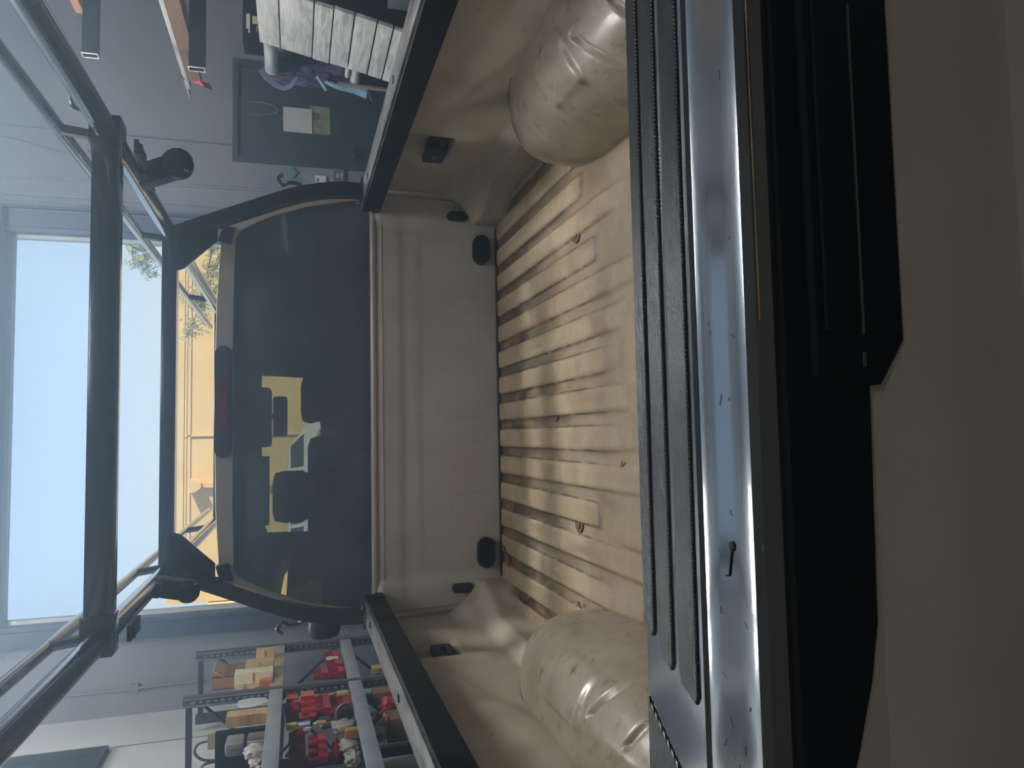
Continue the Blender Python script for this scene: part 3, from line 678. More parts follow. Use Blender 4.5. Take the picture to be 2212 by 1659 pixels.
c = at(1583, 1180, Z=1.335); b = BM(); lathe(b, [(0.0042, 0), (0.0042, 0.0012), (0.0030, 0.002)], (c.x, c.y, 1.3312+(0.586-c.y)*0.1034-0.0008), 'Z', 10)
zb_ = lambda y: 1.3310+(0.586-y)*0.1034; c2 = at(1575, 1243, Z=1.335); tube(b, [(c.x, c.y, zb_(c.y)), (c2.x, c2.y, zb_(c2.y))], 0.0008, 5); tube(b, [(c2.x, c2.y, zb_(c2.y)), (c2.x-0.001, c2.y+0.006, zb_(c2.y+0.006))], 0.0008, 5); obj('gouge_mark', b, DEEP, TG, True)
rs = random.Random(11); b = BM()
for _ in range(26):
    x = rs.uniform(-0.5, -0.05) if rs.random() < 0.7 else rs.uniform(-0.05, 0.3); y = rs.uniform(0.518, 0.572); z = 1.33784-(y-0.516)/(0.586-0.516)*0.0072
    dx, dy = rs.uniform(-0.010, -0.002), rs.uniform(-0.008, 0.004)
    tube(b, [(x, y, z+0.0003), (x+dx, y+dy, z-dy*0.117+0.0003)], 0.00035, 4)
sc_ = obj('scratches', b, M('pale_scratch', (120, 122, 124), 0.4), TG); sc_['kind'] = 'stuff'

# ---- cab
YC = 3.085
OUT = [(0.865, 1.05), (0.868, 1.42), (0.862, 1.57), (0.838, 1.716), (0.800, 1.83), (0.756, 1.915), (0.715, 1.948), (0.655, 1.964), (0.40, 1.978), (0.0, 1.985)]
OUT = OUT + [(-x, z) for x, z in OUT[-2::-1]]
WIN = [(0.845, 1.05), (0.845, 1.385), (0.825, 1.50), (0.795, 1.64), (0.745, 1.78), (0.700, 1.865), (0.680, 1.895), (0.645, 1.912), (0.40, 1.918), (0.0, 1.920)]
WIN = WIN + [(-x, z) for x, z in WIN[-2::-1]]
b = BM()
def ringpts(pts, y): return [b.verts.new((x, y, z)) for x, z in pts]
# outer body loft (rear wall ring + roof + sides), then windscreen header
secs = [(YC, 0.0, 1.0), (YC-0.012, -0.006, 0.995), (YC+0.10, 0.012, 1.0), (3.5, 0.03, 1.0), (3.9, 0.02, 0.985), (4.18, -0.03, 0.95)]
rings = []
for y, dz, sx in secs[:1]+secs[2:]: rings.append(ringpts([(x*sx, z+(dz if z > 1.6 else 0)) for x, z in OUT], y))
n = len(OUT)
for r0, r1 in zip(rings, rings[1:]):
    for i in range(n-1):
        zz = OUT[i][1], OUT[i+1][1]
        side = 1.40 < sum(zz)/2 < 1.70
        if side and r0 is not rings[0]: continue            # door glass goes here
        b.faces.new((r0[i], r0[i+1], r1[i+1], r1[i]))
wr = ringpts(WIN, YC-0.004)
for i in range(n-1): b.faces.new((rings[0][i], wr[i], wr[i+1], rings[0][i+1]))
wr2 = ringpts(WIN, YC+0.03)
for i in range(n-1): b.faces.new((wr[i], wr2[i], wr2[i+1], wr[i+1]))
obj('cab_shell', b, P_CLEAN, TK, True, 35)
b = BM(); v = [b.verts.new((x, YC+0.012, z)) for x, z in WIN]; b.faces.new(v)
rw = obj('rear_window', b, G_REAR, TK)
for s in (1, -1):   # black end caps of the roof ditch mouldings
    b = BM(); obox(b, Vector((s*0.660, YC+0.02, 1.945)), Vector((0.034, 0, -0.008*s)), Vector((0, 0.035, 0)), Vector((0.004*s, 0, 0.024)), 0.006); obj('roof_moulding', b, BLACK, TK, True)
    b = BM(); prism(b, [(3.14, 1.40), (4.66, 1.40), (4.32, 1.722), (3.14, 1.722)], s*0.835, s*0.84, 'YZ'); obj('side_window', b, G_SIDE, TK)
    b = BM(); prism(b, [(3.08, 0.55), (5.4, 0.55), (5.4, 1.2), (4.85, 1.36), (4.70, 1.42), (3.08, 1.42)], s*0.86, s*0.90, 'YZ'); obj('cab_side', b, P_CLEAN, TK)
    b = BM(); q4 = [Vector((s*0.64, 4.15, 1.90)), Vector((s*0.85, 4.05, 1.88)), Vector((s*0.88, 4.86, 1.36)), Vector((s*0.735, 4.82, 1.36))]
    v4 = [b.verts.new(p) for p in q4]; w4 = [b.verts.new(p+Vector((0, 0.02, 0.02))) for p in q4]; b.faces.new(v4); b.faces.new(w4[::-1])
    for i in range(4): b.faces.new((v4[i], v4[(i+1) % 4], w4[(i+1) % 4], w4[i]))
    obj('windshield_pillar', b, LINER, TK)
# interior lining
b = BM()
def lin_fn(u, v):
    i = u*(n-1); k2 = min(int(i), n-2); t = i-k2
    x = OUT[k2][0]*(1-t)+OUT[k2+1][0]*t; z = OUT[k2][1]*(1-t)+OUT[k2+1][1]*t
    y = YC+0.05+1.06*v
    return (x*0.955*(1-0.03*v), y, z-0.05-0.075*v*sst(1.6, 1.9, z))
NU = 60
for i in range(NU):
    u0, u1 = i/NU, (i+1)/NU
    zmid = lin_fn((u0+u1)/2, 0)[2]
    if 1.40 < zmid < 1.80: continue
    for j in range(6):
        q = [lin_fn(u0, j/6), lin_fn(u1, j/6), lin_fn(u1, (j+1)/6), lin_fn(u0, (j+1)/6)]
        b.faces.new([b.verts.new(p) for p in q])
obj('headliner', b, LINER, TK)
pbox('rear_trim', LINER, TK, (-0.80, YC+0.03, 0.9), (0.80, YC+0.05, 1.36))
b = BM(); v = [(-0.66, 4.16, 1.86), (0.66, 4.16, 1.86), (0.76, 4.80, 1.40), (-0.76, 4.80, 1.40)]
b.faces.new([b.verts.new(p) for p in v]); obj('windshield', b, G_WIND, TK)
b = BM(); prism(b, [(4.30, 0.9), (4.30, 1.46), (4.36, 1.515), (4.55, 1.53), (4.80, 1.44), (4.85, 1.0)], -0.78, 0.78, 'YZ'); obj('dashboard', b, LINER, TK)
b = BM(); prism(b, [(4.84, 0.6), (5.85, 0.6), (5.90, 1.0), (5.82, 1.20), (5.4, 1.32), (4.84, 1.42)], -0.84, 0.84, 'YZ'); obj('hood', b, P_CLEAN, TK)
b = BM(); lathe(b, [], (0, 0, 0)) if False else None
pts = [Vector((-0.36+0.19*math.cos(t), 4.16+0.07*math.sin(t), 1.42+0.17*math.sin(t))) for t in [2*math.pi*i/24 for i in range(25)]]
b = BM(); tube(b, pts, 0.016, 8); tube(b, [(-0.36, 4.18, 1.42), (-0.36, 4.33, 1.36)], 0.03, 8); tube(b, [(-0.53, 4.155, 1.41), (-0.19, 4.155, 1.41)], 0.018, 6); obj('steering_wheel', b, BLACK, TK, True)
# seats
def seat(x0, x1, hx0, hx1, ztop, zh):
    bb = BM(); box(bb, (x0, 3.40, 0.9), (x1, 3.55, zh), 0.05); st = obj('seat_back', bb, FAB, TK, True)
    b2 = BM(); box(b2, (hx0, 3.43, zh-0.01), (hx1, 3.54, ztop), 0.045); tube(b2, [((hx0*2+hx1)/3, 3.48, zh-0.03), ((hx0*2+hx1)/3, 3.48, zh+0.08)], 0.008, 8); tube(b2, [((hx0+hx1*2)/3, 3.48, zh-0.03), ((hx0+hx1*2)/3, 3.48, zh+0.08)], 0.008, 8)
    obj('headrest', b2, FAB, st, True)
hL0, hL1 = at(600, 1130, Y=3.48).x, at(600, 1018, Y=3.48).x
seat(-0.66, -0.14, hL0, hL1, at(588, 1075, Y=3.43).z, 1.63)
h0, h1 = at(680, 915, Y=3.48).x, at(680, 812, Y=3.48).x
seat(-0.12, 0.20, h0, h1, at(650, 865, Y=3.43).z, 1.58)
seat(0.21, 0.70, 0.30, 0.56, 1.73, 1.60)
# mirror, console and the passenger visor turned down
mz = at(606, 900, Y=4.20); b = BM(); mxa, mxb = at(606, 942, Y=4.20).x, at(606, 856, Y=4.20).x
box(b, (mxa, 4.19, at(621, 900, Y=4.20).z), (mxb, 4.23, at(589, 900, Y=4.20).z), 0.018); mr = obj('rear_view_mirror', b, BLACK, TK, True)
b = BM(); tube(b, [((mxa+mxb)/2, 4.21, at(592, 900, Y=4.2).z), ((mxa+mxb)/2, 4.22, 1.86)], 0.015, 8); obj('mirror_stem', b, BLACK, mr, True)
ca, cb = at(585, 965, Y=4.05).x, at(585, 842, Y=4.05).x
b = BM(); box(b, (ca, 3.85, at(587, 900, Y=4.05).z), (cb, 4.12, 1.90), 0.015); obj('overhead_console', b, LINER, TK, True)
b = BM(); xv = at(600, 812, Y=4.18).x; prism(b, [(4.14, 1.87), (4.16, 1.87), (4.42, 1.50), (4.40, 1.50)], xv, 0.72, 'YZ'); obj('folded_sunshade', b, LINER, TK)
b = BM(); box(b, (-0.60, 4.10, 1.815), (-0.24, 4.125, 1.87), 0.006); obj('sun_visor', b, LINER, TK, True)
# high brake light set into the roof edge
bl = BM(); capsule(bl, 0.0, 1.953, 0.42, 0.048, YC-0.022, YC+0.0); bl_o = obj('brake_light', bl, CLEARLENS, TK)
pbox('red_lens', REDLENS, bl_o, (-0.10, YC-0.026, 1.936), (0.10, YC-0.021, 1.970)); b = BM(); capsule(b, 0.0, 1.953, 0.436, 0.062, YC-0.012, YC+0.001); obj('lens_rim', b, BLACK, bl_o)
# left door mirror
b = BM(); c = at(700, 1345, Y=4.6); lump(b, (c.x-0.02, 4.62, c.z), (0.09, 0.07, 0.105), 2, 0.05, 1.5, 3); mo = obj('door_mirror', b, BLACK, TK, True)
b = BM(); tube(b, [(c.x+0.06, 4.62, c.z-0.05), (-0.86, 4.58, c.z-0.09)], 0.028, 8); obj('mirror_arm', b, BLACK, mo, True)
# yellow gloves on the dash
b = BM(); c = at(675, 955, Y=4.40); lump(b, (c.x, 4.40, 1.555), (0.05, 0.04, 0.025), 5, 0.3, 2.0, 3, 1.525)
lump(b, (c.x+0.05, 4.41, 1.545), (0.04, 0.03, 0.018), 6, 0.3, 2.0, 2, 1.525); tag(obj('crumpled_bundle', b, M('yellow_green_fabric', (214, 200, 96), 0.8), None, True), 'crumpled yellow-green bundle lying on the dashboard behind the rear window', 'bundle')

# ------------------------------------------------------------------ ladder rack
ZK = 2.124
RK = thing('ladder_rack', 'black tubular steel ladder rack standing on the truck bed rails', 'rack', (0, 2.2, 1.43))
for s in (1, -1):
    b = BM(); tube(b, [(s*0.612, 0.55, ZK), (s*0.612, 3.4, ZK), (s*0.620, 5.4, ZK)], 0.027, 14); obj('side_rail', b, RACK, RK, True)
    b = BM(); tube(b, [(s*0.632, 0.55, ZK+0.12), (s*0.622, 5.4, ZK+0.12)], 0.0165, 10); obj('guard_rail', b, RACK, RK, True)
    for yy in (0.8, 2.02, 3.02, 4.3):
        b = BM(); tube(b, [(s*0.615, yy, ZK+0.02), (s*0.627, yy, ZK+0.12)], 0.014, 8); obj('stub', b, RACK, RK, True)
    # front hoop leg, bent in at shoulder height
    b = BM(); tube(b, smooth_path([(s*0.832, 2.955, 1.428), (s*0.832, 2.955, 1.50), (s*0.818, 2.955, 1.60), (s*0.775, 2.955, 1.74), (s*0.61, 2.955, ZK+0.01)], 5), 0.03, 4, (0.052, 0.056)); lg = obj('hoop_leg', b, RACKS, RK, True, 30)
    b = BM(); box(b, (s*0.785, 2.90, 1.428), (s*0.87, 3.0, 1.437)); obj('foot_plate', b, RACK, lg)
    b = BM(); prism(b, [(s*0.60, ZK-0.02), (s*0.48, ZK-0.02), (s*0.49, ZK-0.045), (s*0.60, 1.965), (s*0.665, 1.965)][::s], 2.945, 2.953, 'XZ'); obj('gusset', b, RACKS, RK)
    b = BM(); tube(b, [(s*0.83, 0.82, 1.428), (s*0.82, 0.82, 1.65), (s*0.615, 0.82, ZK)], 0.03, 4, (0.05, 0.05)); obj('rear_leg', b, RACK, RK)
    b = BM(); box(b, (s*0.55, 1.945, ZK-0.034), (s*0.645, 2.015, ZK+0.036), 0.004); obj('sleeve', b, RACKS, RK, True)
    # eye plate and bolt head at the joint with the second bar
    b = BM(); cy3 = 1.90
    ringo = [Vector((s*0.655+0.024*math.cos(t), cy3, ZK+0.045+0.017*math.sin(t))) for t in [2*math.pi*i/16 for i in range(17)]]
    tube(b, ringo, 0.006, 6); box(b, (s*0.625, cy3-0.006, ZK+0.01), (s*0.65, cy3+0.006, ZK+0.035)); obj('eye_plate', b, STEEL, RK, True)
    b = BM(); lathe(b, [(0.014, 0), (0.014, 0.012), (0.008, 0.016)], (s*0.64, 2.15, ZK-0.045), 'Z', 10); box(b, (s*0.615, 2.12, ZK-0.04), (s*0.655, 2.24, ZK-0.03)); obj('clamp_bolt', b, DARKSTEEL, RK, True)
    # rope hook on the hoop leg
    px = (640, 400) if s > 0 else (640, 1340)
    hk = at(*px, Y=2.955); b = BM(); xo = s*0.815
    tube(b, smooth_path([(xo, 2.955, hk.z-0.035), (xo+s*0.028, 2.955, hk.z-0.01), (xo+s*0.032, 2.955, hk.z+0.03), (xo+s*0.02, 2.955, hk.z+0.052), (xo+s*0.045, 2.955, hk.z+0.068), (xo+s*0.062, 2.955, hk.z+0.05)], 5), 0.008, 8); obj('rope_hook', b, RACK, RK, True)
b = BM(); box(b, (-0.59, 1.952, ZK-0.03), (0.59, 2.008, ZK+0.03), 0.004); obj('crossbar', b, RACKS, RK, True)
b = BM(); box(b, (-0.61, 2.928, ZK-0.022), (0.61, 2.982, ZK+0.03), 0.004); obj('crossbar', b, RACKS, RK, True)
b = BM(); box(b, (-0.61, 0.795, ZK-0.025), (0.61, 0.845, ZK+0.025), 0.004); obj('crossbar', b, RACKS, RK, True)
b = BM(); box(b, (-0.61, 4.70, ZK-0.025), (0.61, 4.75, ZK+0.025), 0.004); obj('crossbar', b, RACKS, RK, True)
# strap winches slung under the side rails
def winch(label, c, r, s):
    w = thing('strap_winch', label, 'winch', c, 'strap winches on the ladder rack')
    bb = BM(); lathe(bb, [(r*0.75, -0.012), (r, -0.008), (r, 0.0), (r*0.95, 0.014), (r*0.92, 0.03), (r*0.6, 0.036)], (c[0], c[1]-0.02, c[2]), 'Y', 14); obj('winch_drum', bb, BLACK, w, True)
    bb = BM(); d = Vector((s*0.612, c[1], ZK))-Vector(c); d2 = d.normalized(); e = Vector((0, 1, 0)); f = d2.cross(e)
    obox(bb, Vector(c)+d*0.5, d*0.5, e*0.03, f*0.030, 0.004); obox(bb, Vector((s*0.612, c[1], ZK))-d2*0.022, d2*0.010, e*0.075, f*0.022); obj('winch_bracket', bb, BLACK, w, True)
    bb = BM(); tube(bb, [Vector(c)+Vector((-s*0.02, -0.03, -0.02)), Vector(c)+Vector((-s*0.03, -0.04, -0.035))], 0.004, 8); obj('winch_pin', bb, DARKSTEEL, w, True)
    return w
p = at(386, 358, X=0.66); winch('black knobbed strap winch hanging below the right rack rail', (p.x, p.y, p.z), 0.044, 1)
p = at(408, 1275, X=-0.635); winch('black round strap winch hanging below the left rack rail', (p.x, p.y, p.z), 0.037, -1)

# ------------------------------------------------------------------ right side of the shop
# cantilever lumber arms with long boards lying on them
LRK = thing('lumber_rack', 'dark square tube cantilever lumber rack reaching in from the right wall', 'rack', (XR-0.05, 5.3, 1.5))
def arm(px, Y, label):
    x0, x1, yend = px; a = at(x0, yend, Y=Y); c = at(x1, yend, Y=Y)
    w = a.z-c.z; t = LRK
    bb = BM(); th = 0.006; L0 = a.x
    for lo, hi in (((L0, Y, c.z), (XR-0.003, Y+0.06, c.z+th)), ((L0, Y, a.z-th), (XR-0.003, Y+0.06, a.z)), ((L0, Y, c.z+th), (XR-0.003, Y+th, a.z-th)), ((L0, Y+0.06-th, c.z+th), (XR-0.003, Y+0.06, a.z-th))):
        box(bb, lo, hi)
    t = obj('cantilever_arm', bb, DEEP, LRK); t['label'] = label
    pbox('wall_plate', DARKSTEEL, t, (XR-0.012, Y-0.08, c.z-0.1), (XR, Y+0.14, a.z+0.1))
    bb = BM(); ring = [(L0, Y, c.z), (L0, Y+0.06, c.z), (L0, Y+0.06, a.z), (L0, Y, a.z), (L0, Y, c.z)]
    for p_, q_ in zip(ring, ring[1:]): tube(bb, [Vector(p_)-Vector((0.004, 0, 0)), Vector(q_)-Vector((0.004, 0, 0))], 0.005, 4)
    obj('cut_end', bb, PAPER, t)
    return a.z
YA1 = 5.3
za = arm((176, 210, 112), YA1, 'upper square tube lumber arm high on the right wall')
zb = arm((407, 442, 142), YA1, 'lower square tube lumber arm under the boards with the red flag')
BRN = M('brown_board', (150, 116, 92), 0.7, 0, (120, 88, 66), 6, stretch=(8, 0.5, 8)); WBR = M('white_painted_board', (214, 214, 208), 0.6)
def board(label, xc, w, h, z, y0, y1, mat, name='lumber_board', grp='boards on the lower lumber arm'):
    bb = BM(); box(bb, (xc-w/2, y0, z), (xc+w/2, y1, z+h), 0.003); return tag(obj(name, bb, mat), label, 'board', grp)
xA = at(410, 175, Y=YA1).x
bx = at(398, 164, Y=5.9).x
zb2 = zb+0.001
board('brown board on the lower arm, nearest the truck', bx+0.045, 0.05, 0.10, zb2, 3.6, 6.03, BRN)
board('brown board on the lower arm, second from the truck', bx+0.098, 0.05, 0.10, zb2, 3.6, 5.9, BRN)
board('white edged board on the lower arm, right of the brown ones', bx+0.148, 0.045, 0.11, zb2, 3.6, 6.0, WBR)
board('white moulding lying on top of the brown boards', bx+0.075, 0.075, 0.022, zb2+0.101, 3.6, 6.2, WBR)
board('thin white lath on top of the white moulding', bx+0.07, 0.045, 0.012, zb2+0.124, 3.6, 6.4, PAPER)
board('pale broken board end lying on the upper lumber arm', at(100, 10, Y=5.2).x+0.10, 0.09, 0.05, za+0.001, 3.8, 5.36, M('orange_wood', (200, 150, 110), 0.7, 0, (170, 116, 80), 5), grp='boards on the upper lumber arm')
board('short orange stick lying on the upper lumber arm', at(130, 10, Y=5.2).x+0.30, 0.05, 0.05, za+0.001, 3.8, 5.42, MATS['orange_wood'], grp='boards on the upper lumber arm')
b = BM(); c = at(425, 172, Y=5.97); zc_ = zb2+0.06
def flag_fn(u, v):
    p = at(384+70*u, 160+20*u, Y=6.02+0.03*math.sin(u*7)); return (p.x-0.05*v*(0.6+0.5*u), p.y, p.z-0.03*v+0.012*math.sin(u*9))
sheet(b, flag_fn, 14, 4, (0, 0.002, 0)); tag(obj('warning_flag', b, M('red_flag_cloth', (214, 46, 66), 0.7), None, True), 'red cloth flag tied to the end of the boards on the lumber arm', 'flag')

# weathered plank panel leaning on a dark frame, top farther right than its foot
PT, PB = at(560, 86, Y=5.45), at(862, 180, Y=5.45)            # far edge, top and foot
e_up = (PT-PB); H = e_up.length; e_up.normalize(); e_y = Vector((0, -1, 0)); e_n = e_y.cross(e_up)
if e_n.x > 0: e_n = -e_n
PN = thing('plank_panel', 'leaning panel of weathered grey planks beside the right bed rail', 'panel', (PB.x, 5.1, 0.0))
edges = [1.0, 0.852, 0.632, 0.510, 0.378, 0.235, 0.128, 0.0]
LEN = 0.72
rr = random.Random(4)
for hi, lo in zip(edges, edges[1:]):
    w = (hi-lo)*H; cz = (hi+lo)/2*H; dl = rr.uniform(-0.008, 0.008)
    b = BM(); obox(b, PB+e_up*cz+e_y*(LEN/2+dl)+e_n*rr.uniform(-0.002, 0.002), e_up*(w/2-0.0045), e_y*(LEN/2), e_n*0.014, 0.003); obj('plank', b, PLANK, PN, True)
b = BM(); w = 0.16; obox(b, PB-e_up*(w/2)+e_y*LEN/2, e_up*(w/2-0.0045), e_y*LEN/2, e_n*0.014, 0.003); obj('plank', b, PLANK, PN, True)
b = BM()
for yy in (0.03, LEN-0.012): obox(b, PB+e_up*(H/2-0.1)+e_y*yy-e_n*0.04, e_up*(H/2+0.12), e_y*0.022, e_n*0.025)
obox(b, PB+e_up*(H/2-0.1)+e_y*LEN/2-e_n*0.075, e_up*(H/2+0.1), e_y*LEN/2, e_n*0.01); obj('back_frame', b, DEEP, PN)
b = BM()
for yy in (0.08, LEN-0.08):
    f0 = PB-e_up*0.12+e_y*yy-e_n*0.06; tube(b, [f0, (f0.x, f0.y, 0.0)], 0.025, 8); tube(b, [PB+e_up*(H-0.1)+e_y*yy-e_n*0.06, (PB.x+0.75, f0.y, 0.0)], 0.02, 8)
obj('support_leg', b, DARKSTEEL, PN, True)
PIPE = M('pale_green_pipe', (206, 214, 208), 0.35, 0, (180, 190, 184), 5)
for (px, ln, r) in (((583, 92), 0.42, 0.050), ((770, 150), 0.20, 0.035), ((752, 150), 0.12, 0.017)):
    p = at(*px, Y=5.5)+Vector((0.07, 0, 0)); e = p+Vector((-0.06, ln*1.0, 0))
    b = BM(); tube(b, [p+Vector((0.03, -0.35, 0)), e], r, 18); pe = obj('pipe_leg', b, PIPE, PN, True, 50); pe['label'] = 'pale pipe leg sticking out past the far end of the planks'
    b = BM(); lathe(b, [(r*1.04, -0.02), (r*1.06, 0), (r*1.0, 0.006)], e, 'Y', 18); obj('pipe_end', b, WHITE, pe, True)
# dark cabinet the pipes and bag rest against
cabx = at(600, 100, Y=5.9)
b = BM(); box(b, (at(640, 118, Y=6.17).x, 6.17, 0.0), (cabx.x+0.9, 6.6, at(605, 110, Y=5.8).z-0.06), 0.01); cb_ = tag(obj('steel_cabinet', b, DEEP, None, True), 'matt black steel cabinet standing behind the plank panel', 'cabinet')
# purple work bag slung over the cabinet edge
b = BM(); c = at(600, 158, Y=6.03); lump(b, (c.x+0.05, 6.03, c.z-0.02), (0.13, 0.10, 0.14), 3, 0.25, 2.2, 4); c2 = at(665, 165, Y=6.03); lump(b, (c2.x+0.03, 6.03, c2.z), (0.11, 0.09, 0.20), 8, 0.3, 2.4, 4); c3 = at(720, 160, Y=6.03); lump(b, (c3.x+0.05, 6.03, c3.z), (0.10, 0.09, 0.15), 9, 0.3, 2.4, 4)
bagr = thing('work_bag', 'dark purple fabric work bag with a belt and buckle hanging by the pale pipe', 'bag', (c2.x, 6.03, c3.z-0.15))
obj('bag_body', b, M('purple_navy_cloth', (92, 86, 122), 0.85, 0, (56, 52, 80), 7, 0.4, 40), bagr, True)
b = BM(); tube(b, smooth_path([at(562, 150, Y=5.84), at(585, 176, Y=5.83), at(612, 190, Y=5.83), at(630, 184, Y=5.83), at(640, 165, Y=5.83)]), 0.012, 8, (0.012, 0.035)); obj('belt', b, M('lilac_belt', (126, 128, 160), 0.6), bagr, True)
b = BM(); ks = [at(602, 158, Y=5.81), at(602, 170, Y=5.81), at(627, 170, Y=5.81), at(627, 158, Y=5.81)]
for i in range(4): tube(b, [ks[i], ks[(i+1) % 4]], 0.004, 6)
lump(b, at(597, 161, Y=5.81), (0.015, 0.01, 0.015), 1, 0.2, 2, 2); obj('buckle', b, M('brass', (190, 150, 110), 0.3, 0.8), bagr, True)
# rolled blue cloth and flat bar below the bag
b = BM(); tube(b, smooth_path([at(685, 165, Y=5.8), at(695, 180, Y=5.8), at(706, 196, Y=5.8)], 4), 0.014, 8); tag(obj('tool_strap', b, M('pale_blue_strap', (132, 176, 196), 0.5), None, True), 'pale blue strap crossing the purple work bag', 'strap')
b = BM(); P = smooth_path([at(702, 176, Y=5.78), at(730, 187, Y=5.78), at(760, 192, Y=5.78), at(793, 202, Y=5.78)], 4); tube(b, P, [0.012+0.030*i/(len(P)-1) for i in range(len(P))], 12); e = P[-1]
tag(obj('rolled_cloth', b, M('light_blue_cloth', (140, 182, 212), 0.7, 0, (96, 132, 164), 18, 0.3, 60), None, True), 'light blue cloth rolled into a cone below the purple bag', 'cloth')
p0, p1 = at(730, 181, Y=5.7), at(842, 195, Y=5.7)
b = BM(); d = (p1-p0); d = d*((p0.z)/(p0.z-p1.z)); obox(b, p0+d*0.5, d*0.5, Vector((0, 0.02, 0)), d.cross(Vector((0, 1, 0))).normalized()*0.007); tag(obj('flat_bar', b, M('pinkish_steel', (176, 150, 146), 0.4, 0.5)), 'long pinkish steel flat bar standing beside the blue cloth', 'bar')
b = BM(); p0 = at(797, 200, Y=5.75); tube(b, smooth_path([p0, at(800, 210, Y=5.75), at(804, 219, Y=5.75)], 3), 0.006, 6); lump(b, p0, (0.014, 0.012, 0.012), 2, 0.1, 2, 2); tag(obj('metal_hook', b, STEEL, None, True), 'small steel hook below the rolled blue cloth', 'hook')
# black parts organiser on the wall above the planks
a = at(524, 88, Y=6.2); c = at(566, 20, Y=6.2)
og = thing('parts_organizer', 'black open parts organizer beyond the top of the plank panel', 'organizer', (c.x, 6.3, c.z-0.02))
b = BM(); box(b, (a.x, 6.2, c.z-0.02), (a.x+0.55, 6.42, a.z), 0.008)
obj('organizer_body', b, DEEP, og, True)
for i, (q, mt) in enumerate((((532, 536, 30, 60), WHITE), ((536, 540, 30, 70), WHITE), ((545, 556, 36, 50), M('yellow_tag_paper', (226, 214, 160), 0.6)), ((553, 560, 58, 68), M('pink_tag', (214, 130, 126), 0.6)))):
    p, r_ = at(q[0], q[3], Y=6.19), at(q[1], q[2], Y=6.19); pbox('label_tag', mt, og, (p.x, 6.188, r_.z), (r_.x, 6.2, p.z))
pbox('organizer_stand', DEEP, og, (a.x+0.2, 6.24, at(605, 110, Y=5.8).z-0.059), (a.x+0.35, 6.40, c.z-0.02))
# machine glimpsed past the near end of the planks
a = at(770, 30, Y=4.5)
mc = thing('bench_machine', 'grey-green bench machine half hidden past the near ends of the planks', 'machine', (a.x+0.5, 4.6, 0))
pbox('machine_base', M('grey_green_enamel', (86, 96, 96), 0.5, 0, (64, 72, 72), 4), mc, (a.x+0.12, 4.25, 0.0), (a.x+0.7, 4.60, 1.12), 0.01)
pbox('machine_head', MATS['grey_green_enamel'], mc, (a.x+0.16, 4.28, 1.12), (a.x+0.6, 4.55, 1.36), 0.02)
b = BM(); lathe(b, [(0.05, 0), (0.05, 0.03), (0.02, 0.05)], (a.x+0.2, 4.22, 1.05), 'Y', 14); obj('hand_knob', b, BLACK, mc, True)
b = BM(); tube(b, [(a.x+0.25, 4.35, 1.36), (a.x+0.25, 4.35, 1.62)], 0.02, 8); obj('column', b, PAPER, mc, True)

# ------------------------------------------------------------------ left shelving
XS, XSB = -2.0, -2.58
z1 = at(582, 1550, X=XS).z; z2 = at(775, 1540, X=XS).z; z3 = 0.62
y1p = at(600, 1392, X=XS).y; y2p = at(600, 1484, X=XS).y; y3p = y2p-2.15
zt1 = at(430, 1395, X=XS).z; zt2 = at(396, 1505, X=XS).z
print('shelf', z1, z2, y1p, y2p, zt1, zt2)
SH = thing('storage_rack', 'grey steel storage rack of two bays along the left wall', 'shelving', (XS-0.3, y2p, 0))
def post(x, y, zt):
    bb = BM(); box(bb, (x-0.075, y-0.03, 0), (x, y+0.03, zt), 0.004); up = obj('upright', bb, DARKSTEEL, SH, True)
    if x > -2.3:
        for xx in (x-0.062, x-0.012):
            bb = BM(); box(bb, (xx-0.007, y-0.038, 0.02), (xx+0.007, y-0.029, zt-0.004)); obj('flange', bb, STEEL, up)
        bb = BM()
        for q in range(int((zt-0.1)/0.05)): box(bb, (x-0.046, y-0.034, 0.08+q*0.05), (x-0.030, y-0.029, 0.105+q*0.05))
        sl_ = obj('slots', bb, GREYSTEEL, up); sl_['kind'] = 'stuff'
    return up
for y, zt in ((y1p, zt1), (y2p, zt2), (y3p, zt2)):
    post(XS, y, zt); post(XSB+0.045, y, zt)
    pbox('frame_tie', DARKSTEEL, SH, (XSB+0.045, y-0.02, zt-0.06), (XS-0.045, y+0.02, zt-0.02))
    for za_, zb_ in ((0.2, 0.75), (1.3, 0.75), (1.3, 1.85), (2.35, 1.85)):
        bb = BM(); tube(bb, [(XS-0.05, y, za_), (XSB+0.05, y, zb_)], 0.012, 6); obj('brace', bb, DARKSTEEL, SH, True)
BEAMY = M('tan_smudged_beam', (186, 164, 118), 0.5, 0, (132, 134, 130), 3)
for (ya, yb2, ends) in ((y2p+0.03, y1p-0.03, 0), (y3p+0.03, y2p-0.03, 1)):
    for z in (z1, z2, z3):
        pbox('beam', BEAMY if (z == z1 and ends == 0) else GREYSTEEL, SH, (XS-0.04, ya, z-0.075), (XS-0.003, yb2, z+0.02), 0.003)
        pbox('beam', GREYSTEEL, SH, (XSB+0.003, ya, z-0.075), (XSB+0.04, yb2, z+0.02), 0.003)
        pbox('shelf_deck', DARKSTEEL, SH, (XSB+0.03, ya, z-0.02), (XS-0.035, yb2, z))
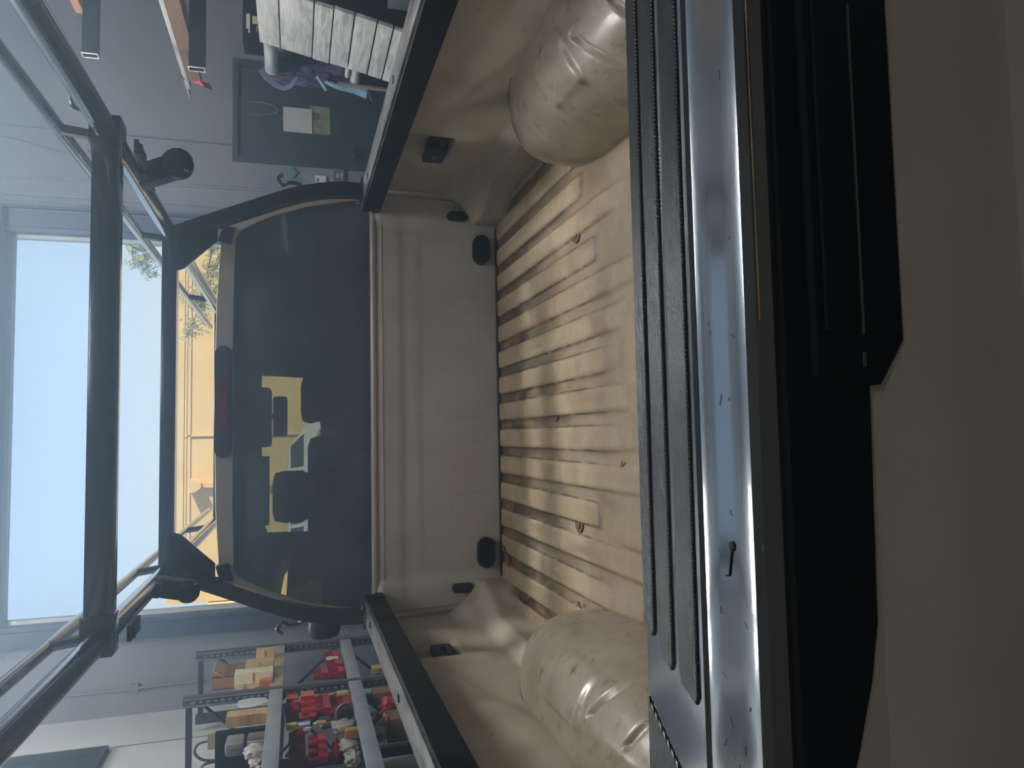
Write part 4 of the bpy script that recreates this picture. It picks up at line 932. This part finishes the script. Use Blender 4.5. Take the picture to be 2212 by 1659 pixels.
# crossed braces seen between the decks of the far bay
for q in (((605, 1395), (700, 1470)), ((605, 1415), (680, 1462))):
    a, c = at(*q[0], X=XSB+0.02), at(*q[1], X=XSB+0.02)
bb = BM(); tube(bb, [(XSB+0.02, y1p-0.05, z1-0.1), (XSB+0.02, y2p+0.05, z2+0.1)], 0.012, 6); obj('brace', bb, DARKSTEEL, SH, True)
bb = BM(); tube(bb, [(XSB+0.05, y1p-0.05, z2+0.1), (XSB+0.05, y2p+0.05, z1-0.1)], 0.012, 6); obj('brace', bb, DARKSTEEL, SH, True)

def span(px, zs=None, Xc=-2.28, Y=None):
    x0, x1, y0, y1 = px; xc, yc = (x0+x1)/2, (y0+y1)/2
    if Y is None: Y = at(xc, yc, X=Xc).y
    a, c = at(x0, y1, Y=Y), at(x1, y0, Y=Y)
    zlo = c.z if zs is None else zs
    return max(a.x, XSB+0.06), min(c.x, XS-0.046), zlo, a.z, Y
def bin_(px, label, depth=0.20, zs=None, Y=None):
    xa, xb, za_, zb_, Y = span(px, zs, Y=Y); t = 0.006
    r = thing('storage_bin', label, 'bin', ((xa+xb)/2, Y, za_), 'red plastic storage bins')
    b = BM(); w = depth; y0, y1 = Y-w*0.0, Y+w; hz = zb_-za_
    # open hopper front faces the aisle; walls with thickness
    prism(b, [(xa, za_), (xb-0.15*(xb-xa), za_), (xb, za_+0.45*hz), (xb-0.3*(xb-xa), zb_-0.02*hz), (xa, zb_)], y0, y0+t, 'XZ'); prism(b, [(xa, za_), (xb-0.15*(xb-xa), za_), (xb, za_+0.45*hz), (xb-0.3*(xb-xa), zb_-0.02*hz), (xa, zb_)], y1-t, y1, 'XZ')
    box(b, (xa, y0, za_), (xb-0.15*(xb-xa), y1, za_+t)); box(b, (xa, y0, za_), (xa+t, y1, zb_))
    obox(b, Vector((xb-0.075*(xb-xa), (y0+y1)/2, za_+0.225*hz)), Vector((0.075*(xb-xa), 0, 0.225*hz)), Vector((0, w/2, 0)), Vector((0.003, 0, -0.002)))
    obj('bin_body', b, RED, r)
    b = BM(); box(b, (xa+0.01, y0-0.006, zb_-0.10*hz), (xb-0.32*(xb-xa), y0+0.001, zb_)); obj('bin_lip', b, RED, r); b = BM(); box(b, (xb-0.30*(xb-xa), y0-0.004, za_+0.12*hz), (xb-0.12*(xb-xa), y0+0.001, za_+0.36*hz)); obj('label_slot', b, RED, r)
    return r
def carton(px, label, mat, zs=None, depth=0.22, name='cardboard_box', open_=False, label_tag=False, Y=None, cat='box'):
    xa, xb, za_, zb_, Y = span(px, zs, Y=Y); b = BM(); t = 0.006
    r = thing(name, label, cat, ((xa+xb)/2, Y+depth/2, za_))
    if open_:
        box(b, (xa, Y, za_), (xb, Y+depth, za_+t)); box(b, (xa, Y, za_), (xa+t, Y+depth, zb_)); box(b, (xb-t, Y, za_), (xb, Y+depth, zb_)); box(b, (xa, Y, za_), (xb, Y+t, zb_)); box(b, (xa, Y+depth-t, za_), (xb, Y+depth, zb_))
    else: box(b, (xa, Y, za_), (xb, Y+depth, zb_), 0.003)
    obj('carton', b, mat, r)
    if open_:
        b = BM(); obox(b, Vector((xb+0.02, Y+depth/2, zb_-0.05)), Vector((0.03, 0, 0.045)), Vector((0, depth/2, 0)), Vector((0.002, 0, -0.002))); obj('flap', b, KRAFT, r)
    else:
        b = BM(); box(b, (xa+0.002, Y-0.001, (za_+zb_)/2-0.008), (xb-0.002, Y+0.001, (za_+zb_)/2+0.008)); obj('tape', b, M('brown_tape', (168, 128, 84), 0.3), r)
    if label_tag:
        b = BM(); box(b, (xa+(xb-xa)*0.5, Y-0.003, za_+(zb_-za_)*0.15), (xb-(xb-xa)*0.1, Y, za_+(zb_-za_)*0.5)); obj('shipping_label', b, PAPER, r)
    return r
def bagitem(px, label, mat, zs=None, name='plastic_bag', cat='bag', seed=0, amp=0.4, depth=0.10, Y=None):
    xa, xb, za_, zb_, Y = span(px, zs, Y=Y); b = BM()
    lump(b, ((xa+xb)/2, Y+depth, (za_+zb_)/2), ((xb-xa)/2*0.9, depth, (zb_-za_)/2*0.9), seed, amp, 2.6, 3, za_)
    return tag(obj(name, b, mat, None, True), label, cat)
ZS1 = z1+0.001; ZS2 = z2+0.001
# top deck, far bay
carton((458, 530, 1408, 1492), 'open brown cardboard box on the top deck of the far bay', CARD, ZS1, 0.34, open_=True, Y=y2p+0.55)
carton((530, 585, 1410, 1434), 'small kraft carton with a red stripe on the top deck', KRAFT, ZS1, 0.12, label_tag=True, Y=y2p+0.38)
carton((553, 585, 1384, 1407), 'small white-topped kraft carton at the front corner of the far bay', KRAFT, ZS1+0.001, 0.10, Y=y2p+0.75)
carton((506, 580, 1436, 1458), 'yellow and white cylinder box on the top deck beside the open carton', M('pale_yellow_card', (222, 206, 140), 0.6, 0, (236, 232, 210), 12), ZS1, 0.14, Y=y2p+0.22)
carton((560, 578, 1447, 1472), 'small orange box on the top deck near the middle upright', M('orange_card', (226, 110, 74), 0.5), ZS1, 0.08, Y=y2p+0.12)
bagitem((498, 540, 1476, 1492), 'crumpled paper packet beside the orange box', M('torn_paper', (206, 190, 150), 0.7, 0, (120, 90, 64), 18, 0.5, 30), ZS1, 'paper_packet', 'packet', 3, Y=y2p+0.08)
bagitem((535, 576, 1474, 1492), 'white plastic packet just behind the middle upright', BAG, ZS1, 'plastic_packet', 'packet', 4, Y=y2p+0.12)
# top deck, near bay
bagitem((502, 570, 1497, 1534), 'white paper sack with a printed side on the top deck of the near bay', M('printed_white_sack', (216, 216, 212), 0.6, 0, (180, 180, 178), 8, 0.5, 16), ZS1, 'paper_sack', 'sack', 6, 0.25, 0.10, Y=y2p-0.22)
carton((488, 568, 1534, 1574), 'pale wooden crate with a purple tag on the top deck', WOODB, ZS1, 0.12, 'wooden_crate', Y=y2p-0.38, cat='crate')
xa, xb, za_, zb_, Y = span((464, 566, 1572, 1640), ZS1, Y=y2p-0.56)
tc_ = thing('black_case', 'flat black steel case standing on the top deck behind the jugs', 'case', ((xa+xb)/2, Y, za_))
b = BM(); box(b, (XSB+0.06, Y, za_), (xb, Y+0.05, zb_), 0.004); obj('case_body', b, DEEP, tc_, True)
b = BM(); box(b, (xb-0.10, Y+0.0, zb_), (xb+0.0, Y+0.03, zb_+0.045)); obj('latch', b, M('tan_latch', (190, 170, 136), 0.5), tc_)
for k2 in (0, 1):
    x9 = xb-0.05-k2*0.14; b = BM(); tube(b, smooth_path([(x9, Y+0.025, zb_), (x9-0.01, Y+0.02, zb_+0.10-0.03*k2), (x9-0.06, Y+0.01, zb_+0.125-0.03*k2), (x9-0.11, Y+0.01, zb_+0.08), (x9-0.13, Y+0.02, zb_)], 5), 0.009, 8)
    obj('hose_handle', b, M('reddish_hose', (120, 84, 78), 0.6), tc_, True)
for i, (q, lab) in enumerate((((484, 528, 1590, 1640), 'grey lidded jug lying on its side on the top deck, upper of the pair'), ((530, 566, 1588, 1640), 'black rounded canister on the top deck beside the grey jug'))):
    xa, xb, za_, zb_, Y = span(q, ZS1 if i == 1 else None, Y=y2p-0.86); r = (xb-xa)/2
    jt = thing('canister', lab, 'canister', ((xa+xb)/2, Y, za_), 'canisters on the top deck')
    b = BM(); box(b, (xa, Y, za_), (xb, Y+0.16, zb_), 0.03); obj('canister_body', b, M('grey_canister', (120, 122, 122), 0.35) if i == 0 else M('black_canister', (44, 48, 52), 0.3), jt, True)
    b = BM(); box(b, (xb-0.03, Y-0.004, za_+0.01), (xb-0.005, Y+0.16, zb_-0.01), 0.006); obj('lid_band', b, GREYSTEEL, jt, True)
bagitem((520, 566, 1622, 1650), 'clear bag of small parts in front of the black canister', BAG, ZS1, seed=9, Y=y2p-1.05); bagitem((534, 566, 1645, 1672), 'second clear bag of parts at the near edge of the top deck', BAG, ZS1, seed=12, Y=y2p-1.12)
# red bins, far bay
bin_((700, 734, 1392, 1430), 'tall red bin holding a white bag at the front of the far bay', 0.16, None, Y=y2p+0.85)
bagitem((703, 734, 1402, 1428), 'white printed bag stuffed into the far red bin', M('white_printed_bag', (232, 226, 214), 0.5, 0, (200, 176, 140), 14, 0.4, 30), None, seed=15, depth=0.05, Y=y2p+0.74)
bin_((705, 741, 1430, 1449), 'narrow red bin behind the tall one in the far bay', 0.14, None, Y=y2p+0.6)
bin_((711, 748, 1449, 1468), 'red bin next to the middle upright in the far bay', 0.14, None, Y=y2p+0.42)
bin_((677, 709, 1452, 1470), 'red bin stacked above the others beside the middle upright', 0.14, None, Y=y2p+0.43)
# red bins, near bay: small ones in two short rows, large ones under them
i = 0
for px, lab in (((618, 644, 1490, 1512), 'small red bin at the back of the top row of the near bay'), ((618, 645, 1512, 1530), 'small red bin second in the top row of the near bay'), ((617, 646, 1530, 1562), 'small red bin at the near end of the top row'),
                ((650, 679, 1490, 1507), 'red bin at the back of the second row of the near bay'), ((650, 680, 1507, 1522), 'red bin second from the back in the second row'), ((650, 681, 1522, 1537), 'red bin third from the back in the second row'), ((650, 683, 1537, 1556), 'red bin at the near end of the second row, with loose white tags'),
                ((623, 659, 1584, 1614), 'red bin with copper fittings, beside the black canister shelf'), ((623, 660, 1614, 1658), 'red bin with copper fittings at the near edge of the picture'),
                ((666, 705, 1596, 1614), 'first red bin of the near lower row'), ((666, 706, 1614, 1632), 'second red bin of the near lower row'), ((667, 708, 1632, 1652), 'third red bin of the near lower row')):
    b0 = bin_(px, lab, 0.11, None, Y=y2p-0.18-0.062*i if i < 7 else y2p-0.62-0.07*(i-7)); i += 1
bin_((680, 714, 1480, 1550), 'large red tub under the second row of bins', 0.3, None, Y=y2p-0.42); bin_((713, 742, 1480, 1550), 'lowest large red tub on the second deck', 0.3, ZS2, Y=y2p-0.42)
bin_((717, 734, 1606, 1652), 'red bin low on the second deck behind the clear bags', 0.1, None, Y=y2p-0.8)
# other things on the second deck
xa, xb, za_, zb_, Y = span((724, 758, 1506, 1556), ZS2, Y=y2p-0.55)
wc = thing('wire_coil', 'coil of shiny steel wire standing on the second deck', 'coil', ((xa+xb)/2, Y, za_)); b = BM(); rC = (zb_-za_)/2
for k2 in range(6):
    rr_ = rC-0.006*k2*0.8; yy = Y+0.012*k2
    tube(b, [Vector(((xa+xb)/2+rr_*1.15*math.cos(t), yy, za_+rC+rr_*math.sin(t))) for t in [2*math.pi*j/28 for j in range(29)]], 0.0055, 6)
obj('wire_turns', b, STEEL, wc, True); b = BM(); lathe(b, [(rC*0.5, 0.02), (rC*0.5, 0.07)], ((xa+xb)/2, Y, za_+rC), 'Y', 20); obj('coil_core', b, DARKSTEEL, wc, True)
b = BM(); p, q = at(728, 1499, Y=y2p-0.3), at(752, 1497, Y=y2p-0.3); tube(b, [p, q], 0.022, 12); tag(obj('paper_roll', b, M('tan_roll', (206, 184, 130), 0.7), None, True), 'tan rolled paper tube standing above the wire coil', 'roll')
b = BM(); p, q = at(619, 1570, Y=y2p-0.6), at(640, 1568, Y=y2p-0.6); tube(b, [p, q], 0.02, 4, (0.035, 0.045)); tag(obj('yellow_block', b, M('yellow_plastic', (222, 196, 50), 0.4)), 'bright yellow block beside the top row of red bins', 'block')
for k2, (px, mt, lab) in enumerate((((640, 670, 1560, 1570), WHITE, 'white bottle behind the diagonal brace, farthest of three'), ((655, 672, 1570, 1581), PAPER, 'short white bottle beside the yellow block'), ((676, 704, 1553, 1566), M('amber_label', (206, 170, 112), 0.4), 'jar with an amber label near the end of the second row'), ((690, 716, 1553, 1575), M('dark_mauve_jar', (74, 60, 68), 0.3), 'dark jar standing below the amber jar'))):
    xa, xb, za_, zb_, Y = span(px, None, Y=y2p-0.58-0.05*k2); r = max(0.016, (xb-xa)/2)
    bt = thing('bottle', lab, 'bottle', ((xa+xb)/2, Y, za_), 'bottles among the red bins'); b = BM(); lathe(b, [(r, 0), (r, (zb_-za_)*0.75), (r*0.5, (zb_-za_)*0.86)], ((xa+xb)/2, Y, za_), 'Z', 14); obj('bottle_body', b, mt, bt, True)
    b = BM(); lathe(b, [(r*0.5, (zb_-za_)*0.86), (r*0.5, (zb_-za_))], ((xa+xb)/2, Y, za_), 'Z', 12); obj('cap', b, WHITE, bt, True)
bagitem((714, 770, 1567, 1592), 'clear bag of white fittings on the second deck', BAG, ZS2, seed=21, Y=y2p-0.72); carton((746, 768, 1576, 1598), 'orange-brown box inside the bags on the second deck', M('orange_brown_card', (196, 140, 56), 0.6), ZS2, 0.06, Y=y2p-0.80)
bagitem((732, 786, 1608, 1636), 'bulging clear bag of parts near the front of the second deck', BAG, ZS2, seed=24, Y=y2p-0.92); bagitem((742, 792, 1636, 1668), 'clear bag of copper fittings nearest the camera on the second deck', BAG, ZS2, seed=28, Y=y2p-1.08)
# third deck, just above the bed rail
ZS3 = z3+0.001
carton((804, 838, 1436, 1456), 'small kraft carton on the third deck of the far bay', KRAFT, None, 0.1, Y=y2p+0.35)
carton((806, 850, 1470, 1526), 'tall brown carton on the third deck behind the brace', CARD, None, 0.15, Y=y2p-0.25)
bagitem((822, 866, 1510, 1552), 'red plastic sack on the third deck beside the bed rail', M('red_sack_plastic', (206, 44, 58), 0.35, 0, (150, 26, 38), 8, 0.5, 30), None, 'plastic_sack', 'sack', 31, 0.3, Y=y2p-0.45)
carton((838, 890, 1548, 1606), 'brown carton with a crumpled bag on top on the third deck', CARD, None, 0.2, Y=y2p-0.62)
bagitem((828, 842, 1548, 1590), 'crumpled tan bag on top of the brown carton', M('tan_bag_film', (220, 186, 150), 0.4, 0, (180, 90, 70), 16, 0.5, 30), None, seed=33, Y=y2p-0.64)
b = BM(); p, q = at(800, 1572, Y=y2p-0.5), at(822, 1542, Y=y2p-0.5); tube(b, [p, q], 0.022, 12); tube(b, [q, q+(q-p)*0.3], [0.018, 0.006], 10); tag(obj('sealant_tube', b, M('pinkish_tube', (190, 120, 112), 0.4), None, True), 'pinkish sealant tube propped on the third deck', 'tube')
b = BM(); p, q = at(806, 1576, Y=y2p-0.56), at(832, 1552, Y=y2p-0.56); tube(b, [p, q], 0.02, 12); tube(b, [q, q+(q-p)*0.3], [0.018, 0.006], 10); tag(obj('sealant_tube', b, WHITE, None, True), 'white sealant tube propped beside the pinkish one', 'tube')
bagitem((806, 842, 1578, 1614), 'folded cream cloth on the third deck near the camera', M('cream_cloth', (200, 192, 172), 0.8, 0, None, 5, 0.3, 12), None, 'folded_cloth', 'cloth', 36, 0.15, Y=y2p-0.72)
pbox('deck_panel', DARKSTEEL, SH, (XSB+0.05, y3p+0.05, at(612, 1560, Y=y2p-0.9).z-0.0), (XSB+0.07, y2p-0.05, z1-0.03))

# dry leaves and rust flakes lying in the bed
LEAFD = M('dry_leaf', (122, 70, 40), 0.8, 0, (84, 46, 28), 30)
rl = random.Random(9)
def dleaf(px, z, L, label, rot):
    c = at(*px, Z=z); bb = BM()
    def f(u, v):
        a = (u-0.5)*2; w = (1-a*a)*0.42; x = a*L; y = (v-0.5)*2*w*L
        return (c.x+x*math.cos(rot)-y*math.sin(rot), c.y+x*math.sin(rot)+y*math.cos(rot), z+0.002+0.15*abs(y)+0.25*L*a*a*0.5)
    sheet(bb, f, 8, 4, (0, 0, 0.0008)); return tag(obj('dry_leaf', bb, LEAFD, None, True), label, 'leaf', 'dry leaves in the truck bed')
dleaf((1395, 1358), ZF+0.004, 0.014, 'red-brown dry leaf beside the left wheel housing at the tailgate', 0.5)
dleaf((1203, 905), ZF+0.002, 0.022, 'dry leaf in a floor channel in the middle of the bed', 1.9)
dleaf((1098, 1207), ZF+0.01, 0.035, 'large dry leaf at the bulkhead below the left plug', 0.3)
dleaf((1090, 1185), ZF+0.01, 0.03, 'dry leaf at the bulkhead beside the left plug', 1.2)
dleaf((1108, 1098), ZF+0.012, 0.025, 'dry leaf at the foot of the bulkhead left of centre', 0.9)
dleaf((1345, 1002), ZF+0.004, 0.012, 'dark curled leaf on the floor near the tailgate left of centre', 2.4)
dleaf((1146, 1285), ZF+0.004, 0.03, 'dry leaf in the corner beyond the left wheel housing', 2.2)
dleaf((1253, 1303), ZF+0.012, 0.014, 'black leaf scrap ahead of the left wheel housing', 1.5)

# ------------------------------------------------------------------ haze volume added to stand in for veiling glare from the bright opening
HAZE = 0.12
if HAZE > 0:
    k = N('glare_haze'); HZC = (0.55, 0.77, 1.0, 1); v = k.n('ShaderNodeVolumeScatter'); v.inputs['Color'].default_value = HZC; v.inputs['Density'].default_value = HAZE; v.inputs['Anisotropy'].default_value = 0.88
    va = k.n('ShaderNodeVolumeAbsorption'); va.inputs['Color'].default_value = HZC; va.inputs['Density'].default_value = HAZE
    ad = k.n('ShaderNodeAddShader'); k.l(v.outputs[0], ad.inputs[0]); k.l(va.outputs[0], ad.inputs[1]); k.l(ad.outputs[0], k.out.inputs['Volume'])
    b = BM(); box(b, (XL+0.01, -0.6, 0.01), (XR-0.05, YW-0.25, ZC-0.45)); hz = obj('veil_haze', b, k.m); hz['kind'] = 'stuff'; tag(hz, 'thin haze volume added for the bluish glare in the shop', 'haze')
